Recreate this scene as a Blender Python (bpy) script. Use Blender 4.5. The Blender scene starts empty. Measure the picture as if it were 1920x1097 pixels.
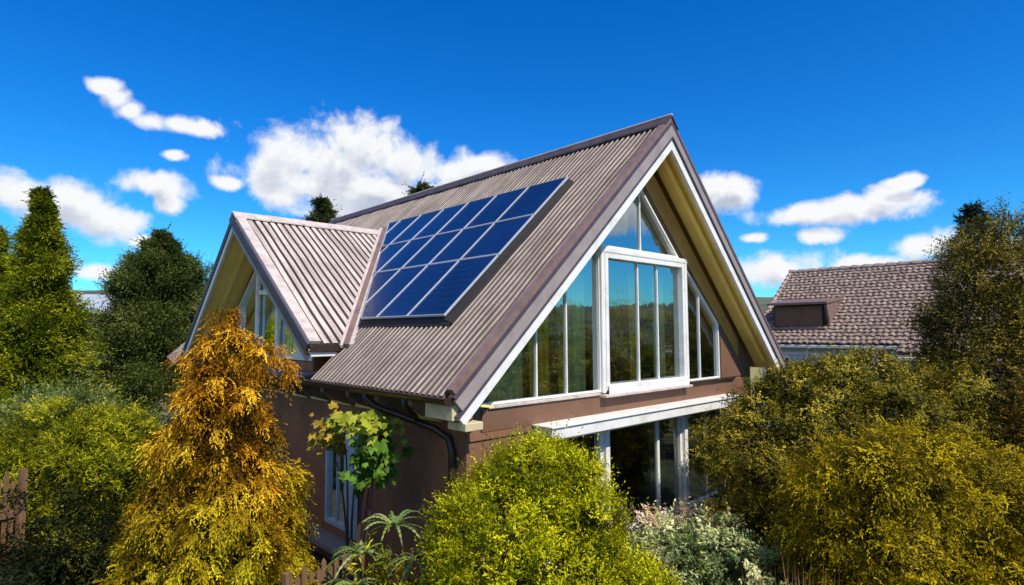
import bpy, math, random
import numpy as np
from mathutils import Vector
from mathutils.geometry import delaunay_2d_cdt
random.seed(7)
RNG = np.random.default_rng(11)
C = bpy.context.scene.collection
GZ = 1.9          # ground level
R_ = math.radians

# ------------------------------------------------------------------ materials
def nmat(name):
    m = bpy.data.materials.new(name); m.use_nodes = True
    nt = m.node_tree; nt.nodes.clear()
    out = nt.nodes.new('ShaderNodeOutputMaterial')
    return m, nt, out
def mat(name, col, rough=.6, var=.15, scale=6, bump=.0, bscale=40, metal=0, spec=.5, stretch=(1,1,1), dirt=None):
    m, nt, out = nmat(name); N = nt.nodes.new; L = nt.links.new
    p = N('ShaderNodeBsdfPrincipled'); L(p.outputs[0], out.inputs[0])
    p.inputs['Roughness'].default_value = rough; p.inputs['Metallic'].default_value = metal
    p.inputs['Specular IOR Level'].default_value = spec
    tc = N('ShaderNodeTexCoord'); mp = N('ShaderNodeMapping'); mp.inputs['Scale'].default_value = stretch
    L(tc.outputs['Object'], mp.inputs[0])
    n = N('ShaderNodeTexNoise'); n.inputs['Scale'].default_value = scale; n.inputs['Detail'].default_value = 6
    n.inputs['Roughness'].default_value = .65
    L(mp.outputs[0], n.inputs['Vector'])
    r = N('ShaderNodeValToRGB'); L(n.outputs[0], r.inputs[0])
    d = dirt or [c*(1-var*1.6) for c in col]
    r.color_ramp.elements[0].position = .28; r.color_ramp.elements[0].color = (*d, 1)
    r.color_ramp.elements[1].position = .68; r.color_ramp.elements[1].color = (*[min(1, c*(1+var)) for c in col], 1)
    e = r.color_ramp.elements.new(.5); e.color = (*col, 1)
    L(r.outputs[0], p.inputs['Base Color'])
    if bump:
        n2 = N('ShaderNodeTexNoise'); n2.inputs['Scale'].default_value = bscale; n2.inputs['Detail'].default_value = 5
        L(mp.outputs[0], n2.inputs['Vector'])
        b = N('ShaderNodeBump'); b.inputs['Strength'].default_value = bump; b.inputs['Distance'].default_value = .02
        L(n2.outputs[0], b.inputs['Height']); L(b.outputs[0], p.inputs['Normal'])
    return m
def roof_mat(name, col, groove_shade, weather, streak=(.5,9,.5)):
    m, nt, out = nmat(name); N = nt.nodes.new; L = nt.links.new
    p = N('ShaderNodeBsdfPrincipled'); L(p.outputs[0], out.inputs[0]); p.inputs['Roughness'].default_value = .55
    at = N('ShaderNodeAttribute'); at.attribute_name = 'groove_shade'
    tc = N('ShaderNodeTexCoord')
    n = N('ShaderNodeTexNoise'); n.inputs['Scale'].default_value = 1.6; n.inputs['Detail'].default_value = 8; n.inputs['Roughness'].default_value = .7
    L(tc.outputs['Object'], n.inputs['Vector'])
    r = N('ShaderNodeValToRGB'); L(n.outputs[0], r.inputs[0])
    r.color_ramp.elements[0].position = .3; r.color_ramp.elements[0].color = (*weather, 1)
    r.color_ramp.elements[1].position = .62; r.color_ramp.elements[1].color = (*col, 1)
    n3 = N('ShaderNodeTexNoise'); n3.inputs['Scale'].default_value = 22; n3.inputs['Detail'].default_value = 4
    L(tc.outputs['Object'], n3.inputs['Vector'])
    mx0 = N('ShaderNodeMixRGB'); mx0.blend_type = 'MULTIPLY'; mx0.inputs[0].default_value = .45
    L(r.outputs[0], mx0.inputs[1]); L(n3.outputs[0], mx0.inputs[2])
    mp = N('ShaderNodeMapping'); mp.inputs['Scale'].default_value = streak; L(tc.outputs['Object'], mp.inputs[0])
    n4 = N('ShaderNodeTexNoise'); n4.inputs['Scale'].default_value = 1; n4.inputs['Detail'].default_value = 5; L(mp.outputs[0], n4.inputs['Vector'])
    r4 = N('ShaderNodeValToRGB'); L(n4.outputs[0], r4.inputs[0]); r4.color_ramp.elements[0].position = .36; r4.color_ramp.elements[0].color = (.55, .50, .46, 1); r4.color_ramp.elements[1].position = .6
    st = N('ShaderNodeMixRGB'); st.blend_type = 'MULTIPLY'; st.inputs[0].default_value = .75; L(mx0.outputs[0], st.inputs[1]); L(r4.outputs[0], st.inputs[2])
    mx = N('ShaderNodeMixRGB'); L(at.outputs['Fac'], mx.inputs[0]); L(st.outputs[0], mx.inputs[1]); mx.inputs[2].default_value = (*groove_shade, 1)  # dark colour painted into the grooves as shade between ribs
    L(mx.outputs[0], p.inputs['Base Color'])
    b = N('ShaderNodeBump'); b.inputs['Strength'].default_value = .25; b.inputs['Distance'].default_value = .02
    L(n3.outputs[0], b.inputs['Height']); L(b.outputs[0], p.inputs['Normal'])
    return m
def glass_mat(name, tint=(.86,.88,.62), refl=.36, rcol=(.85,.97,1.), wob=.05):
    m, nt, out = nmat(name); N = nt.nodes.new; L = nt.links.new
    t = N('ShaderNodeBsdfTransparent'); t.inputs[0].default_value = (*tint, 1)
    g = N('ShaderNodeBsdfGlossy'); g.inputs['Roughness'].default_value = .015; g.inputs[0].default_value = (*rcol, 1)
    tc = N('ShaderNodeTexCoord'); mp = N('ShaderNodeMapping'); mp.inputs['Scale'].default_value = (3, 3, .9)
    n = N('ShaderNodeTexNoise'); n.inputs['Scale'].default_value = 1.6; n.inputs['Detail'].default_value = 3
    L(tc.outputs['Object'], mp.inputs[0]); L(mp.outputs[0], n.inputs['Vector'])
    b = N('ShaderNodeBump'); b.inputs['Strength'].default_value = wob; b.inputs['Distance'].default_value = .05
    L(n.outputs[0], b.inputs['Height']); L(b.outputs[0], g.inputs['Normal'])
    lw = N('ShaderNodeLayerWeight'); lw.inputs['Blend'].default_value = .35
    mm = N('ShaderNodeMath'); mm.operation = 'MULTIPLY_ADD'; mm.inputs[1].default_value = .6; mm.inputs[2].default_value = refl
    mm.use_clamp = True
    L(lw.outputs['Fresnel'], mm.inputs[0])
    mx = N('ShaderNodeMixShader'); L(mm.outputs[0], mx.inputs[0]); L(t.outputs[0], mx.inputs[1]); L(g.outputs[0], mx.inputs[2])
    L(mx.outputs[0], out.inputs[0])
    return m
def cell_mat(name):
    m, nt, out = nmat(name); N = nt.nodes.new; L = nt.links.new
    p = N('ShaderNodeBsdfPrincipled'); L(p.outputs[0], out.inputs[0])
    p.inputs['Roughness'].default_value = .22; p.inputs['Coat Weight'].default_value = .3; p.inputs['Coat Roughness'].default_value = .08
    p.inputs['Specular IOR Level'].default_value = .4
    uv = N('ShaderNodeUVMap'); sp = N('ShaderNodeSeparateXYZ'); L(uv.outputs[0], sp.inputs[0])
    def line(sock, per, w):
        a = N('ShaderNodeMath'); a.operation = 'DIVIDE'; a.inputs[1].default_value = per; L(sock, a.inputs[0])
        f = N('ShaderNodeMath'); f.operation = 'FRACT'; L(a.outputs[0], f.inputs[0])
        c = N('ShaderNodeMath'); c.operation = 'LESS_THAN'; c.inputs[1].default_value = w; L(f.outputs[0], c.inputs[0])
        return c.outputs[0]
    l1 = line(sp.outputs[0], .156, .06); l2 = line(sp.outputs[1], .156, .06); l3 = line(sp.outputs[1], .039, .12)
    mx1 = N('ShaderNodeMath'); mx1.operation = 'MAXIMUM'; L(l1, mx1.inputs[0]); L(l2, mx1.inputs[1])
    l3s = N('ShaderNodeMath'); l3s.operation = 'MULTIPLY'; l3s.inputs[1].default_value = .35; L(l3, l3s.inputs[0])
    mx2 = N('ShaderNodeMath'); mx2.operation = 'MAXIMUM'; L(mx1.outputs[0], mx2.inputs[0]); L(l3s.outputs[0], mx2.inputs[1])
    tc = N('ShaderNodeTexCoord'); n = N('ShaderNodeTexNoise'); n.inputs['Scale'].default_value = .8; L(tc.outputs['Object'], n.inputs['Vector'])
    r = N('ShaderNodeValToRGB'); L(n.outputs[0], r.inputs[0])
    r.color_ramp.elements[0].position = .3; r.color_ramp.elements[0].color = (.003, .007, .038, 1)
    r.color_ramp.elements[1].position = .7; r.color_ramp.elements[1].color = (.005, .015, .085, 1)
    mx = N('ShaderNodeMixRGB'); L(mx2.outputs[0], mx.inputs[0]); L(r.outputs[0], mx.inputs[1]); mx.inputs[2].default_value = (.020, .035, .11, 1)
    L(mx.outputs[0], p.inputs['Base Color'])
    return m
def leaf_mat(name, gloss=.05, trans=.20):
    m, nt, out = nmat(name); N = nt.nodes.new; L = nt.links.new
    at = N('ShaderNodeAttribute'); at.attribute_name = 'leafcol'
    d = N('ShaderNodeBsdfPrincipled'); d.inputs['Roughness'].default_value = .5; d.inputs['Specular IOR Level'].default_value = gloss
    L(at.outputs['Color'], d.inputs['Base Color'])
    t = N('ShaderNodeBsdfTranslucent'); h = N('ShaderNodeHueSaturation'); h.inputs['Saturation'].default_value = 1.1; h.inputs['Value'].default_value = 1.1
    L(at.outputs['Color'], h.inputs['Color']); L(h.outputs[0], t.inputs[0])
    mx = N('ShaderNodeMixShader'); mx.inputs[0].default_value = trans
    L(d.outputs[0], mx.inputs[1]); L(t.outputs[0], mx.inputs[2]); L(mx.outputs[0], out.inputs[0])
    return m

M = dict(
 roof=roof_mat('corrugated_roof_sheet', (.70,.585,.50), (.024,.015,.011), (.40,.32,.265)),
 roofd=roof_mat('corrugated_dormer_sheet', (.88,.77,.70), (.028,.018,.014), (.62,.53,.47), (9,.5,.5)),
 cap=mat('dark_ridge_metal', (.075,.05,.045), .45, .3, 5, .2, 30),
 capl=mat('pale_ridge_metal', (.55,.47,.43), .45, .2, 5, .2, 30),
 flash=mat('brown_flashing', (.20,.13,.11), .45, .25, 4, .1, 30),
 mauve=mat('mauve_fascia_paint', (.30,.255,.24), .5, .12, 3, .1, 30),
 dmauve=mat('dark_fascia_paint', (.07,.05,.065), .5, .15, 3, .1, 30),
 white=mat('white_paint', (.78,.77,.74), .45, .06, 3, .06, 60, dirt=(.62,.60,.55)),
 cream=mat('cream_soffit_paint', (1.0,.74,.20), .6, .08, 2, .05, 30),
 dcream=mat('ochre_soffit_paint', (.55,.29,.07), .6, .12, 2, .05, 30),
 beige=mat('beige_timber_paint', (.55,.46,.28), .6, .15, 5, .2, 40),
 wall_shade_lift=mat('brown_render_shade_lift', (.34,.145,.065), .85, .28, 1.2, .35, 90, dirt=(.24,.10,.055)),  # front render again, lightened and warmed to offset the shade on this side
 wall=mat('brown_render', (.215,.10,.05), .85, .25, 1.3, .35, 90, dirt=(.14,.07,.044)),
 band=mat('brown_cladding_panel', (.175,.088,.05), .6, .14, 1.2, .1, 60),
 dark=mat('dark_brown_metal', (.035,.02,.016), .3, .2, 5, .0),
 black=mat('black_rail_and_shadow', (.012,.010,.009), .7, .2, 5, .2, 40),
 alu=mat('white_aluminium', (.42,.46,.55), .35, .05, 6, 0, metal=.1),
 cells=cell_mat('solar_cells'),
 glass=glass_mat('window_glass'),
 glassd=glass_mat('dark_window_glass', (.4,.45,.35), .34, (.85,.95,.85)),
 inner=mat('interior_plaster', (.10,.085,.06), .9, .1, 2),
 floor=mat('interior_floor', (.08,.05,.03), .5, .2, 3),
 curt=mat('grey_green_curtain', (.66,.74,.58), .9, .15, 3, stretch=(6,6,.3)),
 curtg=mat('golden_olive_curtain', (.72,.50,.06), .9, .3, 3, stretch=(6,6,.3)),
 curto=mat('orange_curtain', (1.0,.42,.03), .9, .2, 3, stretch=(6,6,.3)),
 blue=mat('pale_blue_paint', (.42,.52,.62), .5, .12, 4, .1, 40),
 tile=mat('clay_tile', (.235,.175,.145), .8, .6, 4.0, .6, 40, dirt=(.085,.066,.055)),
 tilew=mat('weathered_tile', (.36,.26,.23), .8, .4, 5.0, .5, 40, dirt=(.16,.11,.09)),
 nbwall=mat('pale_blue_render', (.62,.74,.78), .8, .1, 2),
 bark=mat('bark', (.09,.06,.04), .9, .4, 8, .6, 25, stretch=(1,1,.25)),
 wood=mat('weathered_wood', (.17,.095,.045), .8, .35, 6, .4, 30, stretch=(3,3,.4)),
 leaf=leaf_mat('leaves'), leafg=leaf_mat('glossy_leaves', .12, .16),
)

# ------------------------------------------------------------------ mesh helpers
class MB:
    def __init__(s): s.v=[]; s.f=[]
    def box(s, a, b):
        x0,y0,z0=a; x1,y1,z1=b; n=len(s.v)
        s.v += [(x0,y0,z0),(x1,y0,z0),(x1,y1,z0),(x0,y1,z0),(x0,y0,z1),(x1,y0,z1),(x1,y1,z1),(x0,y1,z1)]
        s.f += [tuple(n+i for i in q) for q in ((0,3,2,1),(4,5,6,7),(0,1,5,4),(1,2,6,5),(2,3,7,6),(3,0,4,7))]
        return s
    def prism(s, pts, off):
        """closed prism: polygon pts (3-D, planar) swept by off"""
        n=len(s.v); k=len(pts); o=Vector(off)
        s.v += [tuple(p) for p in pts] + [tuple(Vector(p)+o) for p in pts]
        s.f.append(tuple(range(n+k-1,n-1,-1))); s.f.append(tuple(range(n+k,n+2*k)))
        for i in range(k):
            j=(i+1)%k; s.f.append((n+i,n+j,n+k+j,n+k+i))
        return s
    def ring(s, outer, inner, off):
        n=len(s.v); k=len(outer); o=Vector(off)
        for P in (outer, inner, [Vector(p)+o for p in outer], [Vector(p)+o for p in inner]): s.v += [tuple(p) for p in P]
        for i in range(k):
            j=(i+1)%k
            s.f += [(n+i,n+j,n+k+j,n+k+i),(n+2*k+i,n+3*k+i,n+3*k+j,n+2*k+j),(n+i,n+2*k+i,n+2*k+j,n+j),(n+k+i,n+k+j,n+3*k+j,n+3*k+i)]
        return s
    def face(s, pts):
        n=len(s.v); s.v += [tuple(p) for p in pts]; s.f.append(tuple(range(n,n+len(pts)))); return s
    def tube(s, pts, rad, k=10, cap=True):
        pts=[Vector(p) for p in pts]; n0=len(s.v)
        if not hasattr(rad,'__len__'): rad=[rad]*len(pts)
        ref=None
        for i,p in enumerate(pts):
            t=((pts[min(i+1,len(pts)-1)]-pts[max(i-1,0)])).normalized()
            if ref is None: ref = t.cross(Vector((0,0,1))) if abs(t.z)<.9 else t.cross(Vector((1,0,0)))
            u=(ref-t*ref.dot(t)).normalized(); w=t.cross(u); ref=u
            for q in range(k):
                a=2*math.pi*q/k; s.v.append(tuple(p+(u*math.cos(a)+w*math.sin(a))*rad[i]))
        for i in range(len(pts)-1):
            for q in range(k):
                a=n0+i*k+q; b=n0+i*k+(q+1)%k; s.f.append((a,b,b+k,a+k))
        if cap:
            s.f.append(tuple(n0+q for q in range(k))[::-1]); s.f.append(tuple(n0+(len(pts)-1)*k+q for q in range(k)))
        return s
    def build(s, name, m, parent=None, bevel=0, smooth=False, label=None):
        me=bpy.data.meshes.new(name); me.from_pydata(s.v,[],s.f); me.materials.append(m)
        if smooth: me.polygons.foreach_set('use_smooth',[True]*len(me.polygons))
        o=bpy.data.objects.new(name,me); C.objects.link(o)
        if parent:
            o.parent=parent; o.matrix_parent_inverse = Pinv(parent)
        if bevel:
            b=o.modifiers.new('bevel','BEVEL'); b.width=bevel; b.segments=2; b.limit_method='ANGLE'
        if label: o['label']=label
        return o
def Pinv(p):
    # parts keep world coordinates: only a top-level Empty carries an offset
    from mathutils import Matrix
    return Matrix.Translation(-p.location) if p.parent is None else Matrix.Identity(4)
def thing(name, label, cat, loc=(0,0,0), group=None):
    o=bpy.data.objects.new(name,None); C.objects.link(o); o.location=loc; o.empty_display_size=.2
    o['label']=label; o['category']=cat
    if group: o['group']=group
    return o
def tag(o, label, cat, group=None):
    o['label']=label; o['category']=cat
    if group: o['group']=group
    return o
def inset(poly, d):
    """inset of a convex 2-D polygon (any winding); d a number or one per edge"""
    k=len(poly); A=sum(poly[i][0]*poly[(i+1)%k][1]-poly[(i+1)%k][0]*poly[i][1] for i in range(k))
    sg=1 if A>0 else -1
    dd=d if hasattr(d,'__len__') else [d]*k
    L=[]
    for i in range(k):
        (x0,y0),(x1,y1)=poly[i],poly[(i+1)%k]; l=math.hypot(x1-x0,y1-y0)
        nx,ny=-(y1-y0)/l*sg,(x1-x0)/l*sg; L.append((nx,ny,nx*x0+ny*y0+dd[i]))
    out=[]
    for i in range(k):
        a,b,e=L[i-1]; c,d_,f=L[i]; D=a*d_-b*c
        out.append(((e*d_-b*f)/D,(a*f-e*c)/D))
    return out
def clip(poly, a, b, c):
    """keep a*x+b*y<=c"""
    out=[]
    for i in range(len(poly)):
        p,q=poly[i],poly[(i+1)%len(poly)]; dp=a*p[0]+b*p[1]-c; dq=a*q[0]+b*q[1]-c
        if dp<=0: out.append(p)
        if dp*dq<0:
            t=dp/(dp-dq); out.append((p[0]+t*(q[0]-p[0]),p[1]+t*(q[1]-p[1])))
    return out
def wall_sheet(name, outer, holes, to3, off, m, parent):
    """wall with openings: 2-D loops -> both skins and every reveal"""
    mb=MB(); loops=[outer]+holes
    pts=[];eds=[]
    for l in loops:
        b=len(pts); pts+=[Vector(p) for p in l]; eds+=[(b+i,b+(i+1)%len(l)) for i in range(len(l))]
    cv,ce,cf,_,_,_=delaunay_2d_cdt(pts,eds,[],0,1e-5)
    def inside(q,l):
        c=False
        for i in range(len(l)):
            (x0,y0),(x1,y1)=l[i],l[i-1]
            if (y0>q[1])!=(y1>q[1]) and q[0]<(x1-x0)*(q[1]-y0)/(y1-y0)+x0: c=not c
        return c
    tri=[]
    for fc in cf:
        q=(sum(cv[i][0] for i in fc)/3,sum(cv[i][1] for i in fc)/3)
        if inside(q,outer) and not any(inside(q,h) for h in holes): tri.append(fc)
    flat=[tuple(p) for p in cv]; n=len(flat); o=Vector(off)
    f=[Vector(to3(*p)) for p in flat]; mb.v=[tuple(p) for p in f]+[tuple(p+o) for p in f]
    for t in tri: mb.f.append(tuple(t)); mb.f.append(tuple(n+i for i in reversed(t)))
    for l in loops:
        k=len(l); b=len(mb.v); mb.v+=[tuple(Vector(to3(*p))) for p in l]+[tuple(Vector(to3(*p))+o) for p in l]
        for i in range(k): j=(i+1)%k; mb.f.append((b+i,b+j,b+k+j,b+k+i))
    o_=mb.build(name,m,parent)
    return o_

# ------------------------------------------------------------------ house
H,E,W,WR,Lh=9.844,5.232,5.0,4.69,13.53
SL=(H-E)/W; SR=(H-E)/WR
GY=.623           # gable wall plane
WX=-4.3           # left wall plane
house=thing('house','large brown gabled house with ribbed tan roof, tall glazed gable and dormer','house',(0,6.8,GZ))
def XZ(y): return lambda x,z:(x,y,z)
def under(x, d=.45): return H-(SL*-x if x<0 else SR*x)-d

def corr(name, m, parent, A0, A1, per, lohi, P, prof, nseg, jit=.003, label=None):
    """corrugated sheet: ribs run along s, repeat along a; lohi(a)->(s0,s1) or None; P(a,s,h)->xyz"""
    cols=[]; a=A0; k=0
    while a<A1-1e-6:
        for fr,h in prof:
            aa=A0+(k+fr)*per
            if aa<=A1: cols.append((aa,h))
        k+=1; a=A0+k*per
    v=[];f=[];g=[];prev=None
    ph=random.random()*9
    for (a,h) in cols:
        lh=lohi(a)
        if lh is None: prev=None; continue
        base=len(v)
        for i in range(nseg+1):
            s=lh[0]+(lh[1]-lh[0])*i/nseg
            wob=jit*(math.sin(s*2.3+a*.9+ph)+.6*math.sin(s*6.1+a*3.1+ph*2))*1.6
            hh=h*(1+.10*math.sin(s*4+a*7))+.004*math.sin(s*1.7+a*1.1+ph)
            v.append(P(a+wob,s,hh))
        if prev is not None:
            pb,phh=prev
            lo=min(h,phh)
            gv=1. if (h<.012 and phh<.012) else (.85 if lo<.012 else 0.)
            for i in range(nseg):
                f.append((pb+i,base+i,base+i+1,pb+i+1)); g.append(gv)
        prev=(base,h)
    me=bpy.data.meshes.new(name); me.from_pydata(v,[],f); me.materials.append(m)
    at=me.attributes.new('groove_shade','FLOAT','FACE'); at.data.foreach_set('value',g)
    o=bpy.data.objects.new(name,me); C.objects.link(o); o.parent=parent; o.matrix_parent_inverse=Pinv(parent)
    if label: o['label']=label
    return o
# dormer geometry
DX=-5.1; DYC=7.76; DZ=8.58; DE=5.82; DD=3.944; DXW=-4.3
DS=(DZ-DE)/DD                      # near slope
DSB=(8.58-5.41)/(11.57-7.76); DYB=11.57
def dz(y): return DZ-DS*(DYC-y) if y<DYC else DZ-DSB*(y-DYC)
def vx(y): return (dz(y)-H)/SL     # valley x on main roof at y
SLn=math.sqrt(1+SL*SL); nL=(-SL/SLn,0,1/SLn)
def PL(a,s,h): # main left plane; s = distance in x from ridge (positive)
    return (-s+nL[0]*h, a, H-SL*s+nL[2]*h)
def lohi_main(y):
    s1=W+.03
    if 3.9<y<DYB:
        x=vx(y); s1=min(W+.03,-x+.02)
    if y>=DYB: s1=3.9
    return (0.03,s1)
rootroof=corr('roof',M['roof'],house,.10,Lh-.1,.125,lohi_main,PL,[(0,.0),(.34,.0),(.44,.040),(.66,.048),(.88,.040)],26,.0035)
SRn=math.sqrt(1+SR*SR)
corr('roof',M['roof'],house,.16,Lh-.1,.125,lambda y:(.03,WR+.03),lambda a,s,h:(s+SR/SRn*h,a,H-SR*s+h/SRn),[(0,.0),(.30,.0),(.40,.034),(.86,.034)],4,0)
# roof deck under the sheets (closed slab, cut under dormer)
mb=MB()
def slabL(x0,x1,y0,y1,top=-.012,th=.10):
    mb.prism([(x0,y0,H+SL*x0+top),(x1,y0,H+SL*x1+top),(x1,y1,H+SL*x1+top),(x0,y1,H+SL*x0+top)][::-1],(0,0,-th))
slabL(-W,0,.05,3.9)
for i in range(40):
    y0=3.9+(DYB-3.9)*i/40; y1=3.9+(DYB-3.9)*(i+1)/40
    xx=max(vx(y0),vx(y1)) if (y0+y1)/2<DYC else max(vx(y0),vx(y1))
    slabL(max(-W,xx),0,y0,y1-.0005)
slabL(-3.9,0,DYB,Lh-.05)
mb.prism([(0,.05,H-.012),(WR,.05,E-.012),(WR,Lh-.05,E-.012),(0,Lh-.05,H-.012)],(0,0,-.10))
mb.build('roof_deck',M['dcream'],house)
# ridge cap
mb=MB()
nseg=18
for sx,sl in((-1,SL),(1,SR)):
    pts=[]
    for i in range(nseg):
        y0=-.03+(Lh+.05)*i/nseg; y1=-.03+(Lh+.05)*(i+1)/nseg+ .02
        j=.006*(i%2)+.004*random.random()
        a=Vector((0,y0,H+.115+j)); b=Vector((sx*.21,y0,H+.115-sl*.21+j)); 
        mb.prism([a,b,b+Vector((0,0,-.03)),a+Vector((0,0,-.03))],(0,y1-y0,0))
mb.build('ridge_cap',M['cap'],rootroof)
MB().tube([(0,-.03,H+.125),(0,Lh*.5,H+.128),(0,Lh+.02,H+.125)],.022,8).build('ridge_roll',M['capl'],rootroof)
# rake trims on both sides : offsets are perpendicular depths under roof line
def rake(sgn, sl, half, y0, y1, d0, d1, m, name, par, ext=0., top=0.0, x_top=0.0):
    n=math.sqrt(1+sl*sl)
    def pt(s,d): return (sgn*s, y0, H-sl*s-d*n)
    # mitred at the ridge (vertical), square at the eave
    s1=half+ext
    a=pt(0,d0); b=pt(s1,d0)
    k=(d1-d0)
    b2=(sgn*(s1-sl/n*k), y0, H-sl*s1-d0*n-k/n)
    a2=pt(0,d1)
    P=[a,b,b2,a2]
    if sgn<0: P=P[::-1]
    o=MB().prism(P[::-1],(0,y1-y0,0)).build(name,m,par)
    return o
for sgn,sl,half in((-1,SL,W),(1,SR,WR)):
    rake(sgn,sl,half,-.005,.13,-.075,-.0,M['flash'],'rake_flashing',rootroof,.02)
    rake(sgn,sl,half,-.03,.05,0.0,.045,M['dmauve'] ,'drip_edge',rootroof,.01)
    rake(sgn,sl,half,-.02,.06,.045,.215,M['mauve'],'bargeboard',rootroof,-.01)
    rake(sgn,sl,half,-.045,.045,.215,.235,M['dmauve'],'shadow_bead',rootroof,-.05)
    rake(sgn,sl,half,-.012,.05,.235,.38,M['white'],'lower_bargeboard',rootroof,-.07)
    # soffit boards between bargeboard and wall, beam half way
    rake(sgn,sl,half,.06,GY-.002,.13,.17,M['cream'],'soffit',rootroof,-.1)
    rake(sgn,sl,half,.27,.36,.172,.27,M['cream'],'soffit_beam',rootroof,-.35)
# back gable trim
for sgn,sl,half in((-1,SL,W),(1,SR,WR)):
    rake(sgn,sl,half,Lh-.12,Lh+.01,-.07,.2,M['mauve'],'bargeboard',rootroof,0)
# eave end block at the front-left corner
MB().box((-4.98,.05,4.93),(-4.66,.62,5.12)).build('eave_block',M['beige'],house,.01)
MB().box((-4.86,-.06,4.80),(-4.58,.30,4.90)).build('eave_bracket',M['beige'],house,.01)
# eave soffit along left side
MB().prism([(-4.95,.05,5.16),(-4.95,3.9,5.16),(WX-.002,3.9,5.06),(WX-.002,.05,5.06)],(0,0,-.03)).build('eave_soffit',M['cream'],house)
MB().prism([(-4.95,3.92,5.16),(-4.95,11.7,5.16),(WX-.002,11.7,5.06),(WX-.002,3.92,5.06)],(0,0,-.03)).build('eave_soffit',M['wall'],house)
for i,y in enumerate([1.0+.88*k for k in range(12)]):
    MB().prism([(WX-.002,y,5.02),(-4.92,y,5.12),(-4.92,y,5.02),(-4.72,y,4.88),(WX-.002,y,4.74)],(0,.11,0)).build('rafter_tail',M['flash'],house,.006)
    MB().box((WX-.05,y+.14,4.74),(WX-.004,y+.85,5.0)).build('frieze_board',M['cream'],house)
# gutter : half round
mb=MB(); k=10; gv=[]
for y in [.02]+[.02+11.75*i/30 for i in range(1,31)]:
    gv.append([(-5.06+.075*math.cos(math.pi+math.pi*i/k),y,5.215+.085*math.sin(math.pi+math.pi*i/k)+ (0.004*math.sin(y*2))) for i in range(k+1)])
n=len(gv)
for r in gv: mb.v+=r
for i in range(n-1):
    for j in range(k): a=i*(k+1)+j; mb.f.append((a,a+1,a+k+2,a+k+1))
mb.f.append(tuple(range(k+1))); mb.f.append(tuple(range((n-1)*(k+1),n*(k+1))))
gut=mb.build('gutter',M['dark'],house,smooth=False)
s_=gut.modifiers.new('sol','SOLIDIFY'); s_.thickness=.006
MB().tube([(-5.14,.0,5.215),(-5.14,11.77,5.215)],.014,8).build('gutter_lip',M['dark'],gut,smooth=True)
# downpipe with swan neck + second short pipe
MB().tube([(-5.06,2.0,5.16),(-5.05,1.98,5.05),(-4.98,1.85,4.95),(-4.75,1.45,4.82),(-4.5,1.1,4.68),(-4.38,.92,4.55),(-4.365,.86,4.35),(-4.365,.86,GZ)],.05,12).build('downpipe',M['dark'],house,smooth=True)
MB().tube([(-5.06,.98,5.16),(-5.05,.98,5.06),(-4.95,1.02,4.95),(-4.8,1.12,4.88),(-4.66,1.28,4.80)],.04,12).build('downpipe',M['dark'],house,smooth=True)
for z in(3.9,2.9): MB().box((-4.43,.80,z),(WX-.002,.92,z+.04)).build('pipe_bracket',M['dark'],house,.005)

# gable wall with openings ------------------------------------------------
def gslope(x,c=8.56): return c-.915*abs(x)
wl=[(WX,GZ-.2),(4.05,GZ-.2),(4.05,under(4.05)),(0,under(0)),(WX,under(WX))]
left_g=[(-4.02,4.98),(-1.40,4.98),(-1.40,gslope(-1.40)),(-4.02,gslope(-4.02)-.0+.03)]
left_g[3]=(-3.99,4.99) ; left_g=[(-4.15,4.98),(-1.40,4.98),(-1.40,8.9-.915*1.4),(-4.15,8.9-.915*4.15)]
ctr=[(-1.31,5.0),(1.27,5.0),(1.27,7.36),(-1.31,7.36)]
rt=[(1.36,4.98),(2.72,4.98),(2.72,gslope(2.72)+.08),(1.36,gslope(1.36)+.02)]
top=[(-1.57,7.46),(1.14,7.46),(-.186,8.73)]
lowr=[(-2.9,2.5),(2.85,2.5),(2.85,4.40),(-2.9,4.40)]
wall_sheet('front_wall',wl,[left_g,ctr,rt,top,lowr],XZ(GY),(0,.22,0),M['wall'],house)
def win(name, poly, plane, off, fw, parent, mul=(), glass='glass', fm='white', proud=.03, depth=.12, mw=.028, label=None, trans=()):
    """poly 2-D; plane(a,b,h)->xyz, h outward"""
    inn=inset(poly,fw)
    a=[plane(p[0],p[1],proud) for p in poly]; b=[plane(p[0],p[1],proud) for p in inn]
    o=Vector(plane(0,0,-depth+proud))-Vector(plane(0,0,proud))
    w=MB().ring(a,b,o).build(name,M[fm],parent,.006,label=label)
    inn2=inset(poly,fw*.8)
    MB().face([plane(p[0],p[1],-.03) for p in inn2]).build('pane',M[glass],w)
    xs=[p[0] for p in inn]
    for mx in mul:
        # vertical extent inside inn at mx
        zs=[]
        for i in range(len(inn)):
            p,q=inn[i],inn[(i+1)%len(inn)]
            if (p[0]-mx)*(q[0]-mx)<0: t=(mx-p[0])/(q[0]-p[0]); zs.append(p[1]+t*(q[1]-p[1]))
        z0,z1=min(zs),max(zs)
        MB().prism([plane(mx-mw/2,z0,0),plane(mx+mw/2,z0,0),plane(mx+mw/2,z1,0),plane(mx-mw/2,z1,0)],Vector(plane(0,0,-.06))-Vector(plane(0,0,0))).build('mullion',M[fm],w)
    for z in trans:
        MB().prism([plane(min(xs),z,-.002),plane(max(xs),z,-.002),plane(max(xs),z+mw,-.002),plane(min(xs),z+mw,-.002)],Vector(plane(0,0,-.058))-Vector(plane(0,0,0))).build('transom',M[fm],w)
    return w
PG=lambda a,b,h:(a,GY-h,b)
win('window',left_g,PG,None,.032,house,(-2.93,-2.24),label='tall triangular window left of the framed one')
win('window',rt,PG,None,.035,house,(1.95,),label='sloping window right of the framed one')
win('window',top,PG,None,.04,house,(-.13,),proud=.05,label='triangular window at the top of the gable')
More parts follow.
